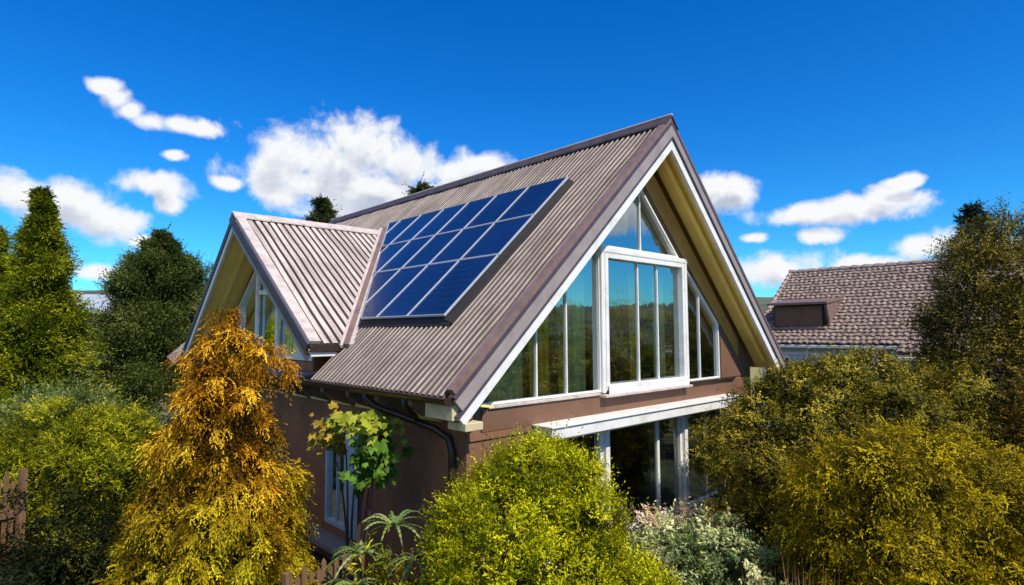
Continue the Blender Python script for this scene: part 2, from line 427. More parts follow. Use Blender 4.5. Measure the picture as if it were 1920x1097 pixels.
cw=win('window',ctr,PG,None,.085,house,(-.24,.40),proud=.08,depth=.2,mw=.03,label='square window in a thick white frame')
inn=inset(ctr,.135)
# outer casing of centre window: posts and head standing proud
MB().box((-1.42,GY-.085,4.96),(-1.32,GY-.004,7.44)).build('casing',M['white'],cw,.02)
MB().box((1.28,GY-.085,4.93),(1.37,GY-.004,7.44)).build('casing',M['white'],cw,.02)
MB().box((-1.44,GY-.09,7.36),(1.39,GY-.006,7.46)).build('head_casing',M['white'],cw,.02)
MB().box((-1.30,GY-.12,4.94),(1.26,GY-.104,5.10)).build('casing',M['white'],cw,.004)
MB().box((-3.95,GY-.07,4.935),(-1.47,GY-.005,4.975)).build('window_sill',M['capl'],house,.005)
MB().box((-1.47,GY-.19,4.90),(1.30,GY-.005,4.94)).build('window_sill',M['capl'],house,.005)
MB().box((1.43,GY-.09,4.925),(3.3,GY-.005,4.975)).build('window_sill',M['dark'],house,.005)
# brown cladding band
for a,b in((-4.05,-1.352),(-1.345,1.19),(1.197,3.75)):
    MB().box((a,GY-.035,4.62),(b,GY-.003,4.93)).build('cladding_panel',M['band'],house,.004)
MB().box((WX-.01,GY-.028,4.52),(4.06,GY-.002,4.615)).build('cladding_panel',M['wall'],house,.004)
MB().prism([(1.30,GY-.018,7.56),(3.6,GY-.018,5.42),(3.6,GY-.018,5.82),(0,GY-.018,9.36),(-.1,GY-.018,9.25),(.05,GY-.018,8.75)][::-1],(0,.015,0)).build('gable_trim',M['dcream'],house)
# triangular brown trim board that follows the right rake
MB().prism([(2.80,GY-.02,4.98),(3.99,GY-.02,4.98),(2.80,GY-.02,6.08)],(0,.017,0)).build('cladding_panel',M['band'],house)
# white canopy beam and frames of the ground floor glazing
MB().box((-3.05,GY-.42,4.43),(2.95,GY-.004,4.60)).build('canopy_beam',M['white'],house,.015)
MB().box((-3.08,GY-.45,4.603),(2.98,GY-.006,4.625)).build('canopy_flashing',M['white'],house,.004)
lw=win('window',[(-2.9,2.5),(-1.37,2.5),(-1.37,4.40),(-2.9,4.40)],PG,None,.09,house,glass='glassd',label='ground floor window behind the yellow bush')
win('window',[(-1.30,2.5),(1.13,2.5),(1.13,4.40),(-1.30,4.40)],PG,None,.09,house,(.32,),glass='glassd',mw=.07,label='wide ground floor window in the middle')
win('window',[(1.20,2.5),(2.85,2.5),(2.85,4.40),(1.20,4.40)],PG,None,.09,house,(2.1,),glass='glassd',label='ground floor window behind the olive shrub')
MB().box((-1.39,GY-.10,2.4),(-1.28,GY-.004,4.43)).build('post',M['white'],house,.01)
MB().box((1.11,GY-.10,2.4),(1.22,GY-.004,4.43)).build('post',M['white'],house,.01)
MB().box((-3.0,GY-.16,2.40),(2.95,GY-.005,2.47)).build('window_sill',M['white'],house,.01)

# left wall, with a tall opening ------------------------------------------
op=[(3.95,2.55),(4.75,2.55),(4.75,4.45),(3.95,4.45)]
dop=[(4.95,5.46),(9.6,5.46),(9.6,6.7),(8.15,7.75),(7.3,7.75),(4.95,6.25)]
lw_=[(GY+.225,GZ-.2),(Lh-.3,GZ-.2),(Lh-.3,5.33),(11.35,5.33),(11.35,5.32),(DYC,dz(DYC)-.22),(4.28,dz(4.28)-.22),(4.28,5.33),(GY+.225,5.40)]
PW=lambda a,b,h:(WX-h,a,b)
wall_sheet('side_wall',lw_,[op,dop],lambda a,b:(WX,a,b),(.2,0,0),M['wall_shade_lift'],house)
sw=win('window',op,PW,None,.08,house,(4.35,),glass='glassd',fm='blue',label='tall narrow window with a pale blue shutter')
MB().box((WX-.05,3.50,2.5),(WX-.01,3.92,4.5)).build('shutter',M['blue'],sw,.01)
mbs=MB()
for i in range(16): mbs.box((WX-.062,3.55,2.58+i*.118),(WX-.052,3.87,2.66+i*.118))
mbs.build('shutter_slats',M['blue'],sw)
MB().box((WX-.35,3.4,2.28),(WX-.004,5.3,2.40)).build('ledge',M['mauve'],house,.02)
# back & right walls
bw=[(WX,GZ-.2),(4.05,GZ-.2),(4.05,under(4.05,.2)),(0,under(0,.2)),(WX,under(WX,.2))]
wall_sheet('back_wall',bw,[],XZ(Lh-.29),(0,.2,0),M['wall'],house)
MB().box((4.05,GY+.01,GZ-.2),(4.25,Lh-.1,5.5)).build('side_wall',M['wall'],house)
# interior
MB().box((-4.08,GY+.23,4.50),(4.04,Lh-.3,4.90)).build('upper_floor',M['floor'],house)
MB().box((-4.08,GY+.23,GZ+.02),(4.04,Lh-.3,2.3)).build('ground_floor',M['floor'],house)
MB().prism([(-4.08,5.2,4.91),(4.04,5.2,4.91),(4.04,5.2,5.4),(0,5.2,9.2),(-4.08,5.2,5.5)],(0,.1,0)).build('partition_wall',M['inner'],house)
MB().box((-4.08,4.2,2.31),(4.04,4.3,4.49)).build('partition_wall',M['inner'],house)

# ---- dormer
DN=math.sqrt(1+DS*DS)
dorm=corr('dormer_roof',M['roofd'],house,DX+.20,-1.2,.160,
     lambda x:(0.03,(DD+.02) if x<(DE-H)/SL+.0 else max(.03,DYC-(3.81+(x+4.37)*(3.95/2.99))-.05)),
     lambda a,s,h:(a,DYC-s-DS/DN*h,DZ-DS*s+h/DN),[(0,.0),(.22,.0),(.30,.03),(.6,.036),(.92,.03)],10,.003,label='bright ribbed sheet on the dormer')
MB().prism([(DX+.03,DYC+.005,DZ),(-1.38,DYC+.005,DZ),(-4.3,DYB,5.41),(DX+.03,DYB,5.41)][::-1],(0,0,-.05)).build('dormer_roof',M['roofd'],house)
# deck under near slope
MB().prism([(DX+.02,DYC,DZ-.012),(-1.45,DYC,DZ-.012),(-4.40,3.86,DZ-.012-DS*(DYC-3.86)),(DX+.02,3.86,DZ-.012-DS*(DYC-3.86))],(0,0,-.06)).build('roof_deck',M['dcream'],dorm)
# dormer ridge cap
mb=MB()
for i in range(5):
    x0=DX-.03+3.80*i/5; x1=DX-.03+3.80*(i+1)/5+.03; j=.006*(i%2)
    for sg,sl in((-1,DS),(1,DSB)):
        a=Vector((x0,DYC,DZ+.095+j)); b=Vector((x0,DYC+sg*.20,DZ+.095-sl*.20+j))
        mb.prism([a,b,b+Vector((0,0,-.03)),a+Vector((0,0,-.03))],(x1-x0,0,0))
mb.build('ridge_cap',M['capl'],dorm)
# valley flashing (raised pale trough) from (-4.45,3.75) to (-1.38,7.76)
va=Vector((-4.48,3.66,H-SL*4.48)); vb=Vector((-1.30,7.80,H-SL*1.30+.02))
def strip(a,b,n1,w,th,m,name,par,hh=.0):
    t=(b-a).normalized(); n1=Vector(n1).normalized(); u=t.cross(n1).normalized()
    A=a+n1*hh; B=b+n1*hh
    return MB().prism([A-u*w/2,A+u*w/2,B+u*w/2,B-u*w/2],n1*th).build(name,m,par,.01)
nd=Vector((0,-DS,1)).normalized(); nm=Vector(nL)
strip(va,vb,(nd+nm),.24,.07,M['capl'],'valley_flashing',dorm,.04)
strip(va+Vector((-.02,.02,-.02)),vb,(nd+nm*.4),.10,.10,M['flash'],'valley_flashing',dorm,.05)
# dormer eave fascia (near side) and rakes
MB().box((DX+.0,3.745,DE-.135),(-4.42,3.80,DE-.012)).build('eave_fascia',M['dark'],dorm,.01)
MB().box((DX+.03,3.79,DE-.215),(-4.36,4.26,DE-.14)).build('eave_soffit',M['white'],dorm,.01)
MB().box((-4.80,4.285,5.33),(-4.31,4.35,5.62)).build('cheek_wall',M['wall'],dorm)
MB().box((-4.42,3.93,5.5),(-4.30,4.28,5.62)).build('cheek_wall',M['wall'],dorm)
def drake(sg,sl,half,x0,x1,d0,d1,m,name,ext=0.):
    n=math.sqrt(1+sl*sl); s1=half+ext; k=d1-d0
    y=lambda s:DYC+sg*s
    P=[(x0,y(0),DZ-d0*n),(x0,y(s1),DZ-sl*s1-d0*n),(x0,y(s1-sl/n*k),DZ-sl*s1-d0*n-k/n),(x0,y(0),DZ-d1*n)]
    if sg>0: P=P[::-1]
    return MB().prism(P,(x1-x0,0,0)).build(name,m,dorm)
for sg,sl,half in((-1,DS,DD),(1,DSB,DYB-DYC)):
    drake(sg,sl,half,DX,DX+.20,-.06,0,M['capl'],'rake_flashing',.03)
    drake(sg,sl,half,DX-.03,DX+.03,0.,.15,M['dmauve'],'bargeboard',.0)
    drake(sg,sl,half,DX-.045,DX+.02,.15,.165,M['dark'],'shadow_bead',-.02)
    drake(sg,sl,half,DX-.02,DX+.03,.165,.28,M['white'] if sg>0 else M['mauve'],'lower_bargeboard',-.03)  # near board darker as if shaded, far board white as if lit
    drake(sg,sl,half,DX+.03,WX-.002,.12,.16,M['cream'],'soffit',-.06)
    drake(sg,sl,half,DX+.36,DX+.44,.162,.24,M['cream'],'soffit_beam',-.3)
MB().box((-5.0,4.36,5.20),(WX-.003,11.45,5.27)).build('ledge',M['flash'],dorm,.01)
MB().box((-5.12,10.9,5.27),(WX-.003,11.55,5.36)).build('ledge',M['dark'],dorm,.01)
dw=win('window',dop,PW,None,.09,house,(6.1,),mw=.07,proud=.05,label='dormer window behind the orange tree')
inn=inset(dop,.09)
def bar(y0,z0,y1,z1,w=.08,name='mullion',m='white'):
    d=Vector((0,y1-y0,z1-z0)).normalized(); u=Vector((0,-d.z,d.y))*w/2
    a=Vector((WX-.055,y0,z0)); b=Vector((WX-.055,y1,z1))
    MB().prism([a-u,b-u,b+u,a+u],(.05,0,0)).build(name,M[m],dw)
bar(7.15,5.5,7.15,7.6,.13); bar(8.35,5.5,8.35,7.58,.14); bar(7.18,6.9,8.32,6.95,.10,'transom'); bar(7.1,7.35,8.3,7.38,.10,'transom');

# ------------------------------------------------------------------ solar panels
ys=[1.36,2.38,3.33,4.26,5.17,6.08,7.0,7.92]; ss=[1.20,2.10,2.93,4.02]
OFF=.14
def PP(s,y,h=0): return PL(y,s,OFF+h)
# clip line parallel to the valley: keep y - 3.81 - ( -s +4.37)*1.321 <= -0.50 -> y +1.321 s <= ...
ck=3.81+4.37*1.321-.42
rows=['top','middle','bottom']; nth=['nearest the glazed gable','second from the glazed gable end','third from the glazed gable end','fourth from the glazed gable end','fifth from the glazed gable end','sixth from the glazed gable end','farthest from the glazed gable']
npan=0
for r in range(3):
    for cidx in range(7):
        g=.005
        poly=[(ss[r]+g,ys[cidx]+g),(ss[r+1]-g,ys[cidx]+g),(ss[r+1]-g,ys[cidx+1]-g),(ss[r]+g,ys[cidx+1]-g)]
        full=len(poly); poly=clip(poly,1.321,1,ck)
        A=abs(sum(poly[i][0]*poly[(i+1)%len(poly)][1]-poly[(i+1)%len(poly)][0]*poly[i][1] for i in range(len(poly))))/2 if len(poly)>2 else 0
        if A<.06: continue
        cut = len(poly)!=4 or A<.7
        cs=sum(p[0] for p in poly)/len(poly); cy=sum(p[1] for p in poly)/len(poly)
        lab='solar panel in the %s row, %s'%(rows[r],nth[cidx])
        if cut: lab+=', clipped by the dormer'
        t=thing('solar_panel',lab,'solar panel',PP(cs,cy,0),'solar panels on the main roof')
        inn=inset(poly,.011)
        nv=Vector(nL)
        MB().ring([PP(*p,.035) for p in poly],[PP(*p,.035) for p in inn],-nv*.04).build('frame',M['alu'],t,.003)
        inn=inset(poly,.008)
        mb=MB().prism([PP(*p,.022) for p in inn][::-1],-nv*.02)
        o=mb.build('cell_sheet',M['cells'],t)
        me=o.data; uvl=me.uv_layers.new(name='UVMap')
        for li in me.loops:
            v=me.vertices[li.vertex_index].co; uvl.data[li.index].uv=((-v.x-ss[r])*SLn+.02, v.y-ys[cidx]+.02)
        npan+=1
rack=thing('mounting_rack','black mounting rack under the solar panels with strips made as their shadow','rack',PL(3.5,2.6,.02))
# black strips modelled as the panels' shadow, along the near side, the bottom and the top
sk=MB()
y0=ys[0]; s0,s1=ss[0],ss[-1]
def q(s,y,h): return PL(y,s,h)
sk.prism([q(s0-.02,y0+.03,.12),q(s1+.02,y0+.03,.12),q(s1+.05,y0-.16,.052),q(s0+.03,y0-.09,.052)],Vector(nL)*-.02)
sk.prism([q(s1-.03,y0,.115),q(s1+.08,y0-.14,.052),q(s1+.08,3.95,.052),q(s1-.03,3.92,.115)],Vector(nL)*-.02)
sk.build('shadow_strip',M['black'],rack,.01)
for s in(1.5,2.0,2.4,2.8,3.2,3.8):
    ymax=min(7.7,ck-1.321*s-.1)
    MB().prism([q(s,y0+.06,.06),q(s+.05,y0+.06,.06),q(s+.05,ymax,.06),q(s,ymax,.06)],Vector(nL)*.05).build('rail',M['black'],rack)

# ------------------------------------------------------------------ curtains indoors
def curtain(x0,x1,z0,z1,y,m,label,ztop=None):
    mb=MB(); n=max(8,int((x1-x0)/.02))
    for i in range(n+1):
        x=x0+(x1-x0)*i/n; yy=y+.035*math.sin(x*47)+.012*math.sin(x*23+1)
        zt=z1 if ztop is None else min(z1,ztop(x))
        mb.v+=[(x,yy,z0),(x,yy+.01,zt)]
    mb.f=[(2*i,2*i+2,2*i+3,2*i+1) for i in range(n)]
    o=mb.build('curtain',m,smooth=True); tag(o,label,'curtain'); return o
curtain(-3.8,-2.98,4.92,6.6,GY+.28,M['curt'],'pale grey green curtain inside the lowest corner of the tall triangular window',lambda x:gslope(x)+.05)
curtain(-1.85,-1.45,4.92,7.0,GY+.28,M['curt'],'narrow grey green curtain just left of the thick white window frame')
curtain(-1.05,-.74,4.92,6.6,GY+.28,M['curto'],'orange curtain inside the thick framed gable window')
curtain(-.70,-.42,4.92,7.2,GY+.28,M['floor'],'dark brown curtain beside the orange one')
curtain(-2.85,-2.35,4.92,6.9,GY+.28,M['curtg'],'golden olive curtain in the left part of the tall triangular window',lambda x:8.8-.915*abs(x))
curtain(-2.1,-1.9,4.92,7.1,GY+.28,M['curtg'],'narrow golden olive curtain in the tall triangular window beside its second bar')
curtain(-.18,.15,4.92,7.1,GY+.28,M['curtg'],'golden olive curtain behind the middle of the thick framed window')
curtain(.62,1.02,4.92,7.1,GY+.28,M['curt'],'grey green curtain at the right edge of the thick framed window')
curtain(1.5,1.9,4.92,6.7,GY+.28,M['curt'],'grey green curtain inside the sloping window right of the framed one')
curtain(.45,1.0,2.45,4.2,GY+.28,M['blue'],'pale blue curtain inside the ground floor window')
# ------------------------------------------------------------------ foliage
def unit(a): return a/np.maximum(np.linalg.norm(a,axis=-1,keepdims=True),1e-9)
class Leaves:
    def __init__(s,seed): s.r=np.random.default_rng(seed); s.b=[]
    def add(s,P,D,Nn,L,Wd,col): s.b.append((P,D,Nn,L,Wd,col))
    def strands(s,P0,D,L,col,n=6,ll=.05,lw=.02,droop=.3,spread=.5,tip=.35,up=.3,O=None):
        """twigs: N starts P0, directions D, lengths L; n leaves along each"""
        r=s.r; N=len(P0); t=np.tile(np.linspace(.1,1,n),(N,1))+r.uniform(-.06,.06,(N,n))
        P=P0[:,None]+D[:,None]*(L[:,None,None]*t[...,None]); 
        P[...,2]-=droop*(L[:,None]*t*t)
        T=D[:,None]*np.ones((1,n,1)); T=T.copy(); T[...,2]-=2*droop*t; T=unit(T)
        ld=unit(T+r.normal(0,spread,(N,n,3)))
        if O is None: nn=unit(r.normal(0,.6,(N,n,3))+np.array([0,0,up])+D[:,None]*.5)
        else:
            nn=unit(r.normal(0,.38,(N,n,3))+np.array([0,0,.25])+O[:,None]*1.1)
            ld=unit(ld-nn*(ld*nn).sum(-1,keepdims=True)*.75)
        c=col[:,None]*(1+tip*(t[...,None]-.5)*2*.6)*r.uniform(.75,1.25,(N,n,1))
        s.add(P.reshape(-1,3),ld.reshape(-1,3),nn.reshape(-1,3),(ll*r.uniform(.6,1.3,N*n)),(lw*r.uniform(.7,1.2,N*n)),c.reshape(-1,3))
    def build(s,name,m,parent):
        P,D,Nn,L,Wd,col=[np.concatenate([b[i] for b in s.b]) for i in range(6)]
        k=len(P); S=unit(np.cross(D,Nn)); 
        mid=P+D*(L*.45)[:,None]
        V=np.stack([P,mid+S*(Wd/2)[:,None],P+D*L[:,None],mid-S*(Wd/2)[:,None]],1)
        V[...,2]=np.maximum(V[...,2],GZ+.01)
        V=V-np.array(parent.location)
        me=bpy.data.meshes.new(name); me.vertices.add(4*k); me.vertices.foreach_set('co',V.reshape(-1).astype(np.float32))
        me.loops.add(4*k); me.loops.foreach_set('vertex_index',np.arange(4*k,dtype=np.int32))
        me.polygons.add(k); me.polygons.foreach_set('loop_start',np.arange(0,4*k,4,dtype=np.int32)); me.polygons.foreach_set('loop_total',np.full(k,4,dtype=np.int32))
        me.update(calc_edges=True)
        at=me.attributes.new('leafcol','FLOAT_COLOR','FACE')
        at.data.foreach_set('color',np.concatenate([np.clip(col,0,1),np.ones((k,1))],1).reshape(-1).astype(np.float32))
        me.materials.append(m)
        o=bpy.data.objects.new(name,me); C.objects.link(o); o.parent=parent
        return o
def rsph(r,n): return unit(r.normal(0,1,(n,3)))
def blob(Lv,lobes,nc,rc,ns,cols,ll,lw,n=6,droop=.2,spread=.5,up=.25,ob=1.,tip=.35,inner=.25,hmix=None,strand=1.,stray=.09):
    r=Lv.r; lob=np.array(lobes,float)
    a=(lob[:,3]*lob[:,4]*lob[:,5])**(2/3); pi=a/a.sum(); cols=np.array(cols)
    idx=r.choice(len(lob),nc*2,p=pi); d=rsph(r,nc*2); R=lob[idx,3:6]; c=lob[idx,:3]
    bump=1+.10*np.sin(d[:,0]*5+idx)*np.sin(d[:,2]*6+idx*2)+r.uniform(-.07,.05,nc*2)
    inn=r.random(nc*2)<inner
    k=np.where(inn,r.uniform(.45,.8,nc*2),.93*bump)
    P=c+d*R*k[:,None]; O=unit(d/R)
    keep=P[:,2]>GZ+.05
    for j in range(len(lob)):
        q=np.linalg.norm((P-lob[j,:3])/lob[j,3:6],axis=1); keep&=(q>.80)|(idx==j)
    P,O,inn,d=P[keep][:nc],O[keep][:nc],inn[keep][:nc],d[keep][:nc]; m=len(P)
    ct=r.random(m)**1.2; 
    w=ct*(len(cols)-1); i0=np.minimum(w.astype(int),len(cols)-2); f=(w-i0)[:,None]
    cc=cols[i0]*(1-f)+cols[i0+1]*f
    cc=cc*np.where(inn,.35,1)[:,None]*(.55+.6*np.clip(.5+.6*d[:,2],0,1))[:,None]  # shading put into leaf colour: inner leaves darkened, lump tops brightened
    if hmix is not None:
        z0,z1,hc=hmix; h=np.clip((P[:,2]-z0)/(z1-z0)+r.normal(0,.15,m),0,1)[:,None]; cc=cc*(1-h)+cc.mean(1,keepdims=True)*np.array(hc)*h*2.2
    rr=rc*r.uniform(.6,1.35,m)
    Q=np.repeat(P,ns,0)+r.normal(0,.42,(m*ns,3))*np.repeat(rr,ns)[:,None]
    D=unit(np.repeat(O,ns,0)*ob+r.normal(0,.65,(m*ns,3))+np.array([0,0,up]))
    L=np.repeat(rr,ns)*r.uniform(.5,1.25,m*ns)*strand
    Lv.strands(Q,D,L,np.repeat(cc,ns,0)*r.uniform(.8,1.2,(m*ns,1)),n,ll,lw,droop,spread,tip,up,np.repeat(O,ns,0))
    # stray shoots that break the outline
    k=max(4,int(m*stray)); j=r.choice(m,k)
    D=unit(O[j]*.8+r.normal(0,.5,(k,3))+np.array([0,0,.5]))
    Lv.strands(P[j],D,rc*r.uniform(1.6,3.4,k),cc[j]*1.1,n*2,ll*1.1,lw,droop*.5,spread*1.2,tip,up)
def lumpy(seed,lobes,n,rad,shr=.86,flat=.85):
    r=np.random.default_rng(seed); L=np.array(lobes,float); a=(L[:,3]*L[:,4]*L[:,5])**(2/3); out=[[*l[:3],*(l[3:]*shr)] for l in L]
    tries=0
    while len(out)<n+len(L) and tries<4000:
        tries+=1
        i=r.choice(len(L),p=a/a.sum()); d=unit(r.normal(0,1,3)); p=L[i,:3]+d*L[i,3:]*.84
        if p[2]<GZ+.3 or any(np.linalg.norm((p-l[:3])/l[3:])<.72 for j,l in enumerate(L) if j!=i): continue
        q=rad*r.uniform(.65,1.3)
        if any(np.linalg.norm(p-np.array(o[:3]))<rad*.75 for o in out[len(L):]): continue
        out.append([*p,q,q,q*flat])
    return out
def conifer(Lv,base,h,Rm,nb,cols,ll,lw,ns=14,n=6,prof=.8,incl=-.15,droop=.25,z0=.05,rs=.22,up=.1,pts=7,irr=.25,colz=None,sdir=.6,tiltx=0,whorl=0):
    r=Lv.r; cols=np.array(cols); bx,by,bz=base
    t=r.random(nb)**.85; t=np.round(t*whorl)/whorl+r.normal(0,.012,nb) if whorl else t; t=np.clip(z0+(1-z0)*t,0,1); az=r.uniform(0,2*np.pi,nb)
    R=Rm*(1-t)**prof*(1+irr*r.uniform(-1,1,nb))*(1+.16*np.sin(t*19)+.22*np.sin(az*2+t*11)*np.sin(az*3-t*23))+.03*Rm
    Z=bz+h*t
    S=np.sqrt(r.uniform(.12,1,(nb,pts)))
    dx=np.cos(az)[:,None]*R[:,None]*S; dy=np.sin(az)[:,None]*R[:,None]*S
    zz=Z[:,None]+R[:,None]*(incl*S-droop*S*S)
    P=np.stack([bx+dx,by+dy,zz],-1).reshape(-1,3); P+=r.normal(0,.03*Rm,P.shape)
    O=np.stack([np.cos(az)[:,None]+0*S,np.sin(az)[:,None]+0*S,0*S+incl-droop],-1).reshape(-1,3)
    keep=P[:,2]>GZ+.05; P=P[keep]; O=O[keep]; S_=S.reshape(-1)[keep]; m=len(P)
    w=np.repeat(r.random(nb),pts)[keep]*(len(cols)-1); i0=np.minimum(w.astype(int),len(cols)-2); f=(w-i0)[:,None]
    cc=(cols[i0]*(1-f)+cols[i0+1]*f)*(.35+.75*S_**1.5)[:,None]  # leaf colour darkened near the trunk as shade inside the crown
    if colz is not None: cc=cc*colz(P)
    sz=rs*(.35+np.repeat(R,pts)[keep]/Rm)
    Q=np.repeat(P,ns,0)+r.normal(0,.3,(m*ns,3))*np.repeat(sz,ns)[:,None]
    D=unit(np.repeat(O,ns,0)*sdir*1.4+r.normal(0,.5,(m*ns,3))+np.array([0,0,up]))
    Lv.strands(Q,D,np.repeat(sz,ns)*r.uniform(.6,1.3,m*ns),np.repeat(cc,ns,0)*r.uniform(.75,1.25,(m*ns,1)),n,ll,lw,droop,.4,.4,up+.1)
    k=max(10,int(nb*.5)); j=r.choice(m,k)
    Lv.strands(P[j],unit(O[j]*.9+r.normal(0,.3,(k,3))+np.array([0,0,up+.2])),Rm*r.uniform(.15,.34,k),cc[j]*1.1,n*2,ll,lw,droop*.3,.5,.3,.2)
    # leader shoot
    k=40; tt=r.random(k)
    Q=np.stack([bx+r.normal(0,.02,k),by+r.normal(0,.02,k),bz+h*(.9+.1*tt)],-1)
    Lv.strands(Q,unit(np.stack([r.normal(0,.6,k),r.normal(0,.6,k),np.full(k,1.)],-1)),np.full(k,.12*Rm+.05),np.tile(cols[0],(k,1)),n,ll,lw,0,.4)
def trunk(name,parent,base,h,r0,limbs=5,lean=(0,0),seed=1,m='bark',spread=.5):
    rr=random.Random(seed); mb=MB(); b=Vector(base); o=Vector(parent.location)
    pts=[b-o+Vector((lean[0]*t+.03*rr.uniform(-1,1),lean[1]*t+.03*rr.uniform(-1,1),h*t)) for t in(0,.15,.35,.55,.75,.95)]
    mb.tube(pts,[r0*1.25,r0,r0*.82,r0*.6,r0*.38,r0*.12],9)
    for i in range(limbs):
        t=.2+.65*i/max(1,limbs); p=b-o+Vector((lean[0]*t,lean[1]*t,h*t)); a=rr.uniform(0,6.28); l=spread*(1.1-t)*rr.uniform(.7,1.2)
        d=Vector((math.cos(a),math.sin(a),rr.uniform(.3,.9)))
        mb.tube([p,p+d*l*.5+Vector((0,0,.03)),p+d*l],[r0*.42,r0*.25,r0*.08],6)
    me=bpy.data.meshes.new(name); me.from_pydata(mb.v,[],mb.f); me.materials.append(M[m]); ob=bpy.data.objects.new(name,me); C.objects.link(ob); ob.parent=parent
    return ob
def plant(name,label,cat,base,group=None): return thing(name,label,cat,(base[0],base[1],GZ),group)

# palettes (linear albedo)
ORG=[(.16,.07,.004),(.62,.31,.012),(.98,.60,.04)]
YEL=[(.10,.12,.003),(.36,.36,.006),(.66,.60,.010)]
OLV=[(.04,.040,.004),(.17,.145,.008),(.44,.34,.03)]
OLY=[(.07,.055,.003),(.27,.20,.004),(.50,.38,.010)]
GRN=[(.04,.06,.004),(.20,.21,.006),(.46,.43,.015)]
YGR=[(.05,.07,.004),(.13,.165,.008),(.30,.30,.015)]
DKG=[(.016,.022,.010),(.055,.058,.018),(.17,.15,.055)]

# orange tree by the dormer
t=plant('maple_tree','orange feathery tree in front of the dormer, yellow green towards its foot','tree',(-7.04,1.78))
Lv=Leaves(3)
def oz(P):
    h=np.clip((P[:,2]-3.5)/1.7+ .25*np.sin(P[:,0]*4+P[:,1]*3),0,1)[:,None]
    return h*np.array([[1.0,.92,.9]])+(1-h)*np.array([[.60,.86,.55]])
r=Lv.r; fr=[]
for k in range(17):
    q=k/16; z=5.98-3.5*q**1.05; Rr_=.08+.99*q**.84
    nn_=max(2,int(3+9*q)); a0=r.uniform(0,6.28)
    for j in range(nn_):
        a=a0+6.28*j/nn_+r.uniform(-.25,.25); rad=Rr_*r.uniform(.62,1.08); s_=(.17+.15*q)*r.uniform(.7,1.3)
        fr.append((-7.04+math.cos(a)*rad,1.78+math.sin(a)*rad,z+r.uniform(-.12,.12)-.12*rad,s_,s_,s_*.72))
fr+=[(-7.04,1.78,6.08,.13,.13,.24),(-6.72,1.5,5.72,.22,.20,.16),(-6.58,1.36,5.58,.16,.16,.13),(-7.28,2.0,5.72,.2,.2,.16),(-6.95,1.68,5.85,.2,.2,.2)]
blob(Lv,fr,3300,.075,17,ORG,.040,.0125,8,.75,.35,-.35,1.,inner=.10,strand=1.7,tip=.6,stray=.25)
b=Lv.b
for q in range(len(b)): P_=b[q][0]; b[q]=(*b[q][:5],b[q][5]*oz(P_)*np.clip(.30+.75*np.hypot(P_[:,0]+7.04,P_[:,1]-1.78)/(.22+1.15*np.clip((6.2-P_[:,2])/3.6,0,1)**.72),.25,1.1)[:,None])  # leaf colour also darkens towards the axis, as painted crown shade
# inner leaves coloured dark to stand for shade inside the crown
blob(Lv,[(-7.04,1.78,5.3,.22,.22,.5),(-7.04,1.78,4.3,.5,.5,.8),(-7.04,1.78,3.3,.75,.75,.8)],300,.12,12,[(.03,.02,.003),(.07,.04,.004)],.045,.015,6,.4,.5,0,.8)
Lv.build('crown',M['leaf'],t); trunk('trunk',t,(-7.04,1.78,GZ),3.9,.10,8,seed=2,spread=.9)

# big yellow-green bush at the house corner
t=plant('round_bush','large fluffy yellow green bush in front of the house corner','bush',(-4.9,-1.5))
Lv=Leaves(4)
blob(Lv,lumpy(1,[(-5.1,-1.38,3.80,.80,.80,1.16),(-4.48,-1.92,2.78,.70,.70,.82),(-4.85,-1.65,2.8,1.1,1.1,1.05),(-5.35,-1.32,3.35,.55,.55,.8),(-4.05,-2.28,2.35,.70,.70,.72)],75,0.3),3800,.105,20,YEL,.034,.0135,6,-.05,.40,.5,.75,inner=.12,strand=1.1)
Lv.build('crown',M['leaf'],t); trunk('trunk',t,(-4.9,-1.5,GZ),2.2,.09,7,seed=3,spread=.8)

# big olive shrub right of the gable
t=plant('olive_shrub','tall broad olive green shrub covering the right end of the glazed gable wall','bush',(1.6,-2.2))
Lv=Leaves(5)
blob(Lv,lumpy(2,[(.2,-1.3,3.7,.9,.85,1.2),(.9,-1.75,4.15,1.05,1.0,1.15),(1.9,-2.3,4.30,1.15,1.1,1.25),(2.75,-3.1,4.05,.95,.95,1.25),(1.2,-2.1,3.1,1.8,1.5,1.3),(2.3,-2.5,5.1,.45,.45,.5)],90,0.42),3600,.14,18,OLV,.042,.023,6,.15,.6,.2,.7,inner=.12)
Lv.build('crown',M['leafg'],t); trunk('trunk',t,(1.6,-2.2,GZ),2.9,.12,8,seed=4,spread=1.2)

# yellow-brown bush in the right foreground
t=plant('drooping_bush','wide golden olive bush with drooping feathery sprays in the right foreground','bush',(-1.0,-3.7))
Lv=Leaves(6)
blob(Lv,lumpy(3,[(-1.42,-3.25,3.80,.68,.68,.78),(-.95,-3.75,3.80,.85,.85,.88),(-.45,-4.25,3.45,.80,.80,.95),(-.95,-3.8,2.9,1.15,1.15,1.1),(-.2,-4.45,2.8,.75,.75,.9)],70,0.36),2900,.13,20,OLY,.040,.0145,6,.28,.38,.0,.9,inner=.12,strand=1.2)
Lv.build('crown',M['leaf'],t); trunk('trunk',t,(-1.0,-3.7,GZ),2.2,.09,7,seed=5,spread=.8)

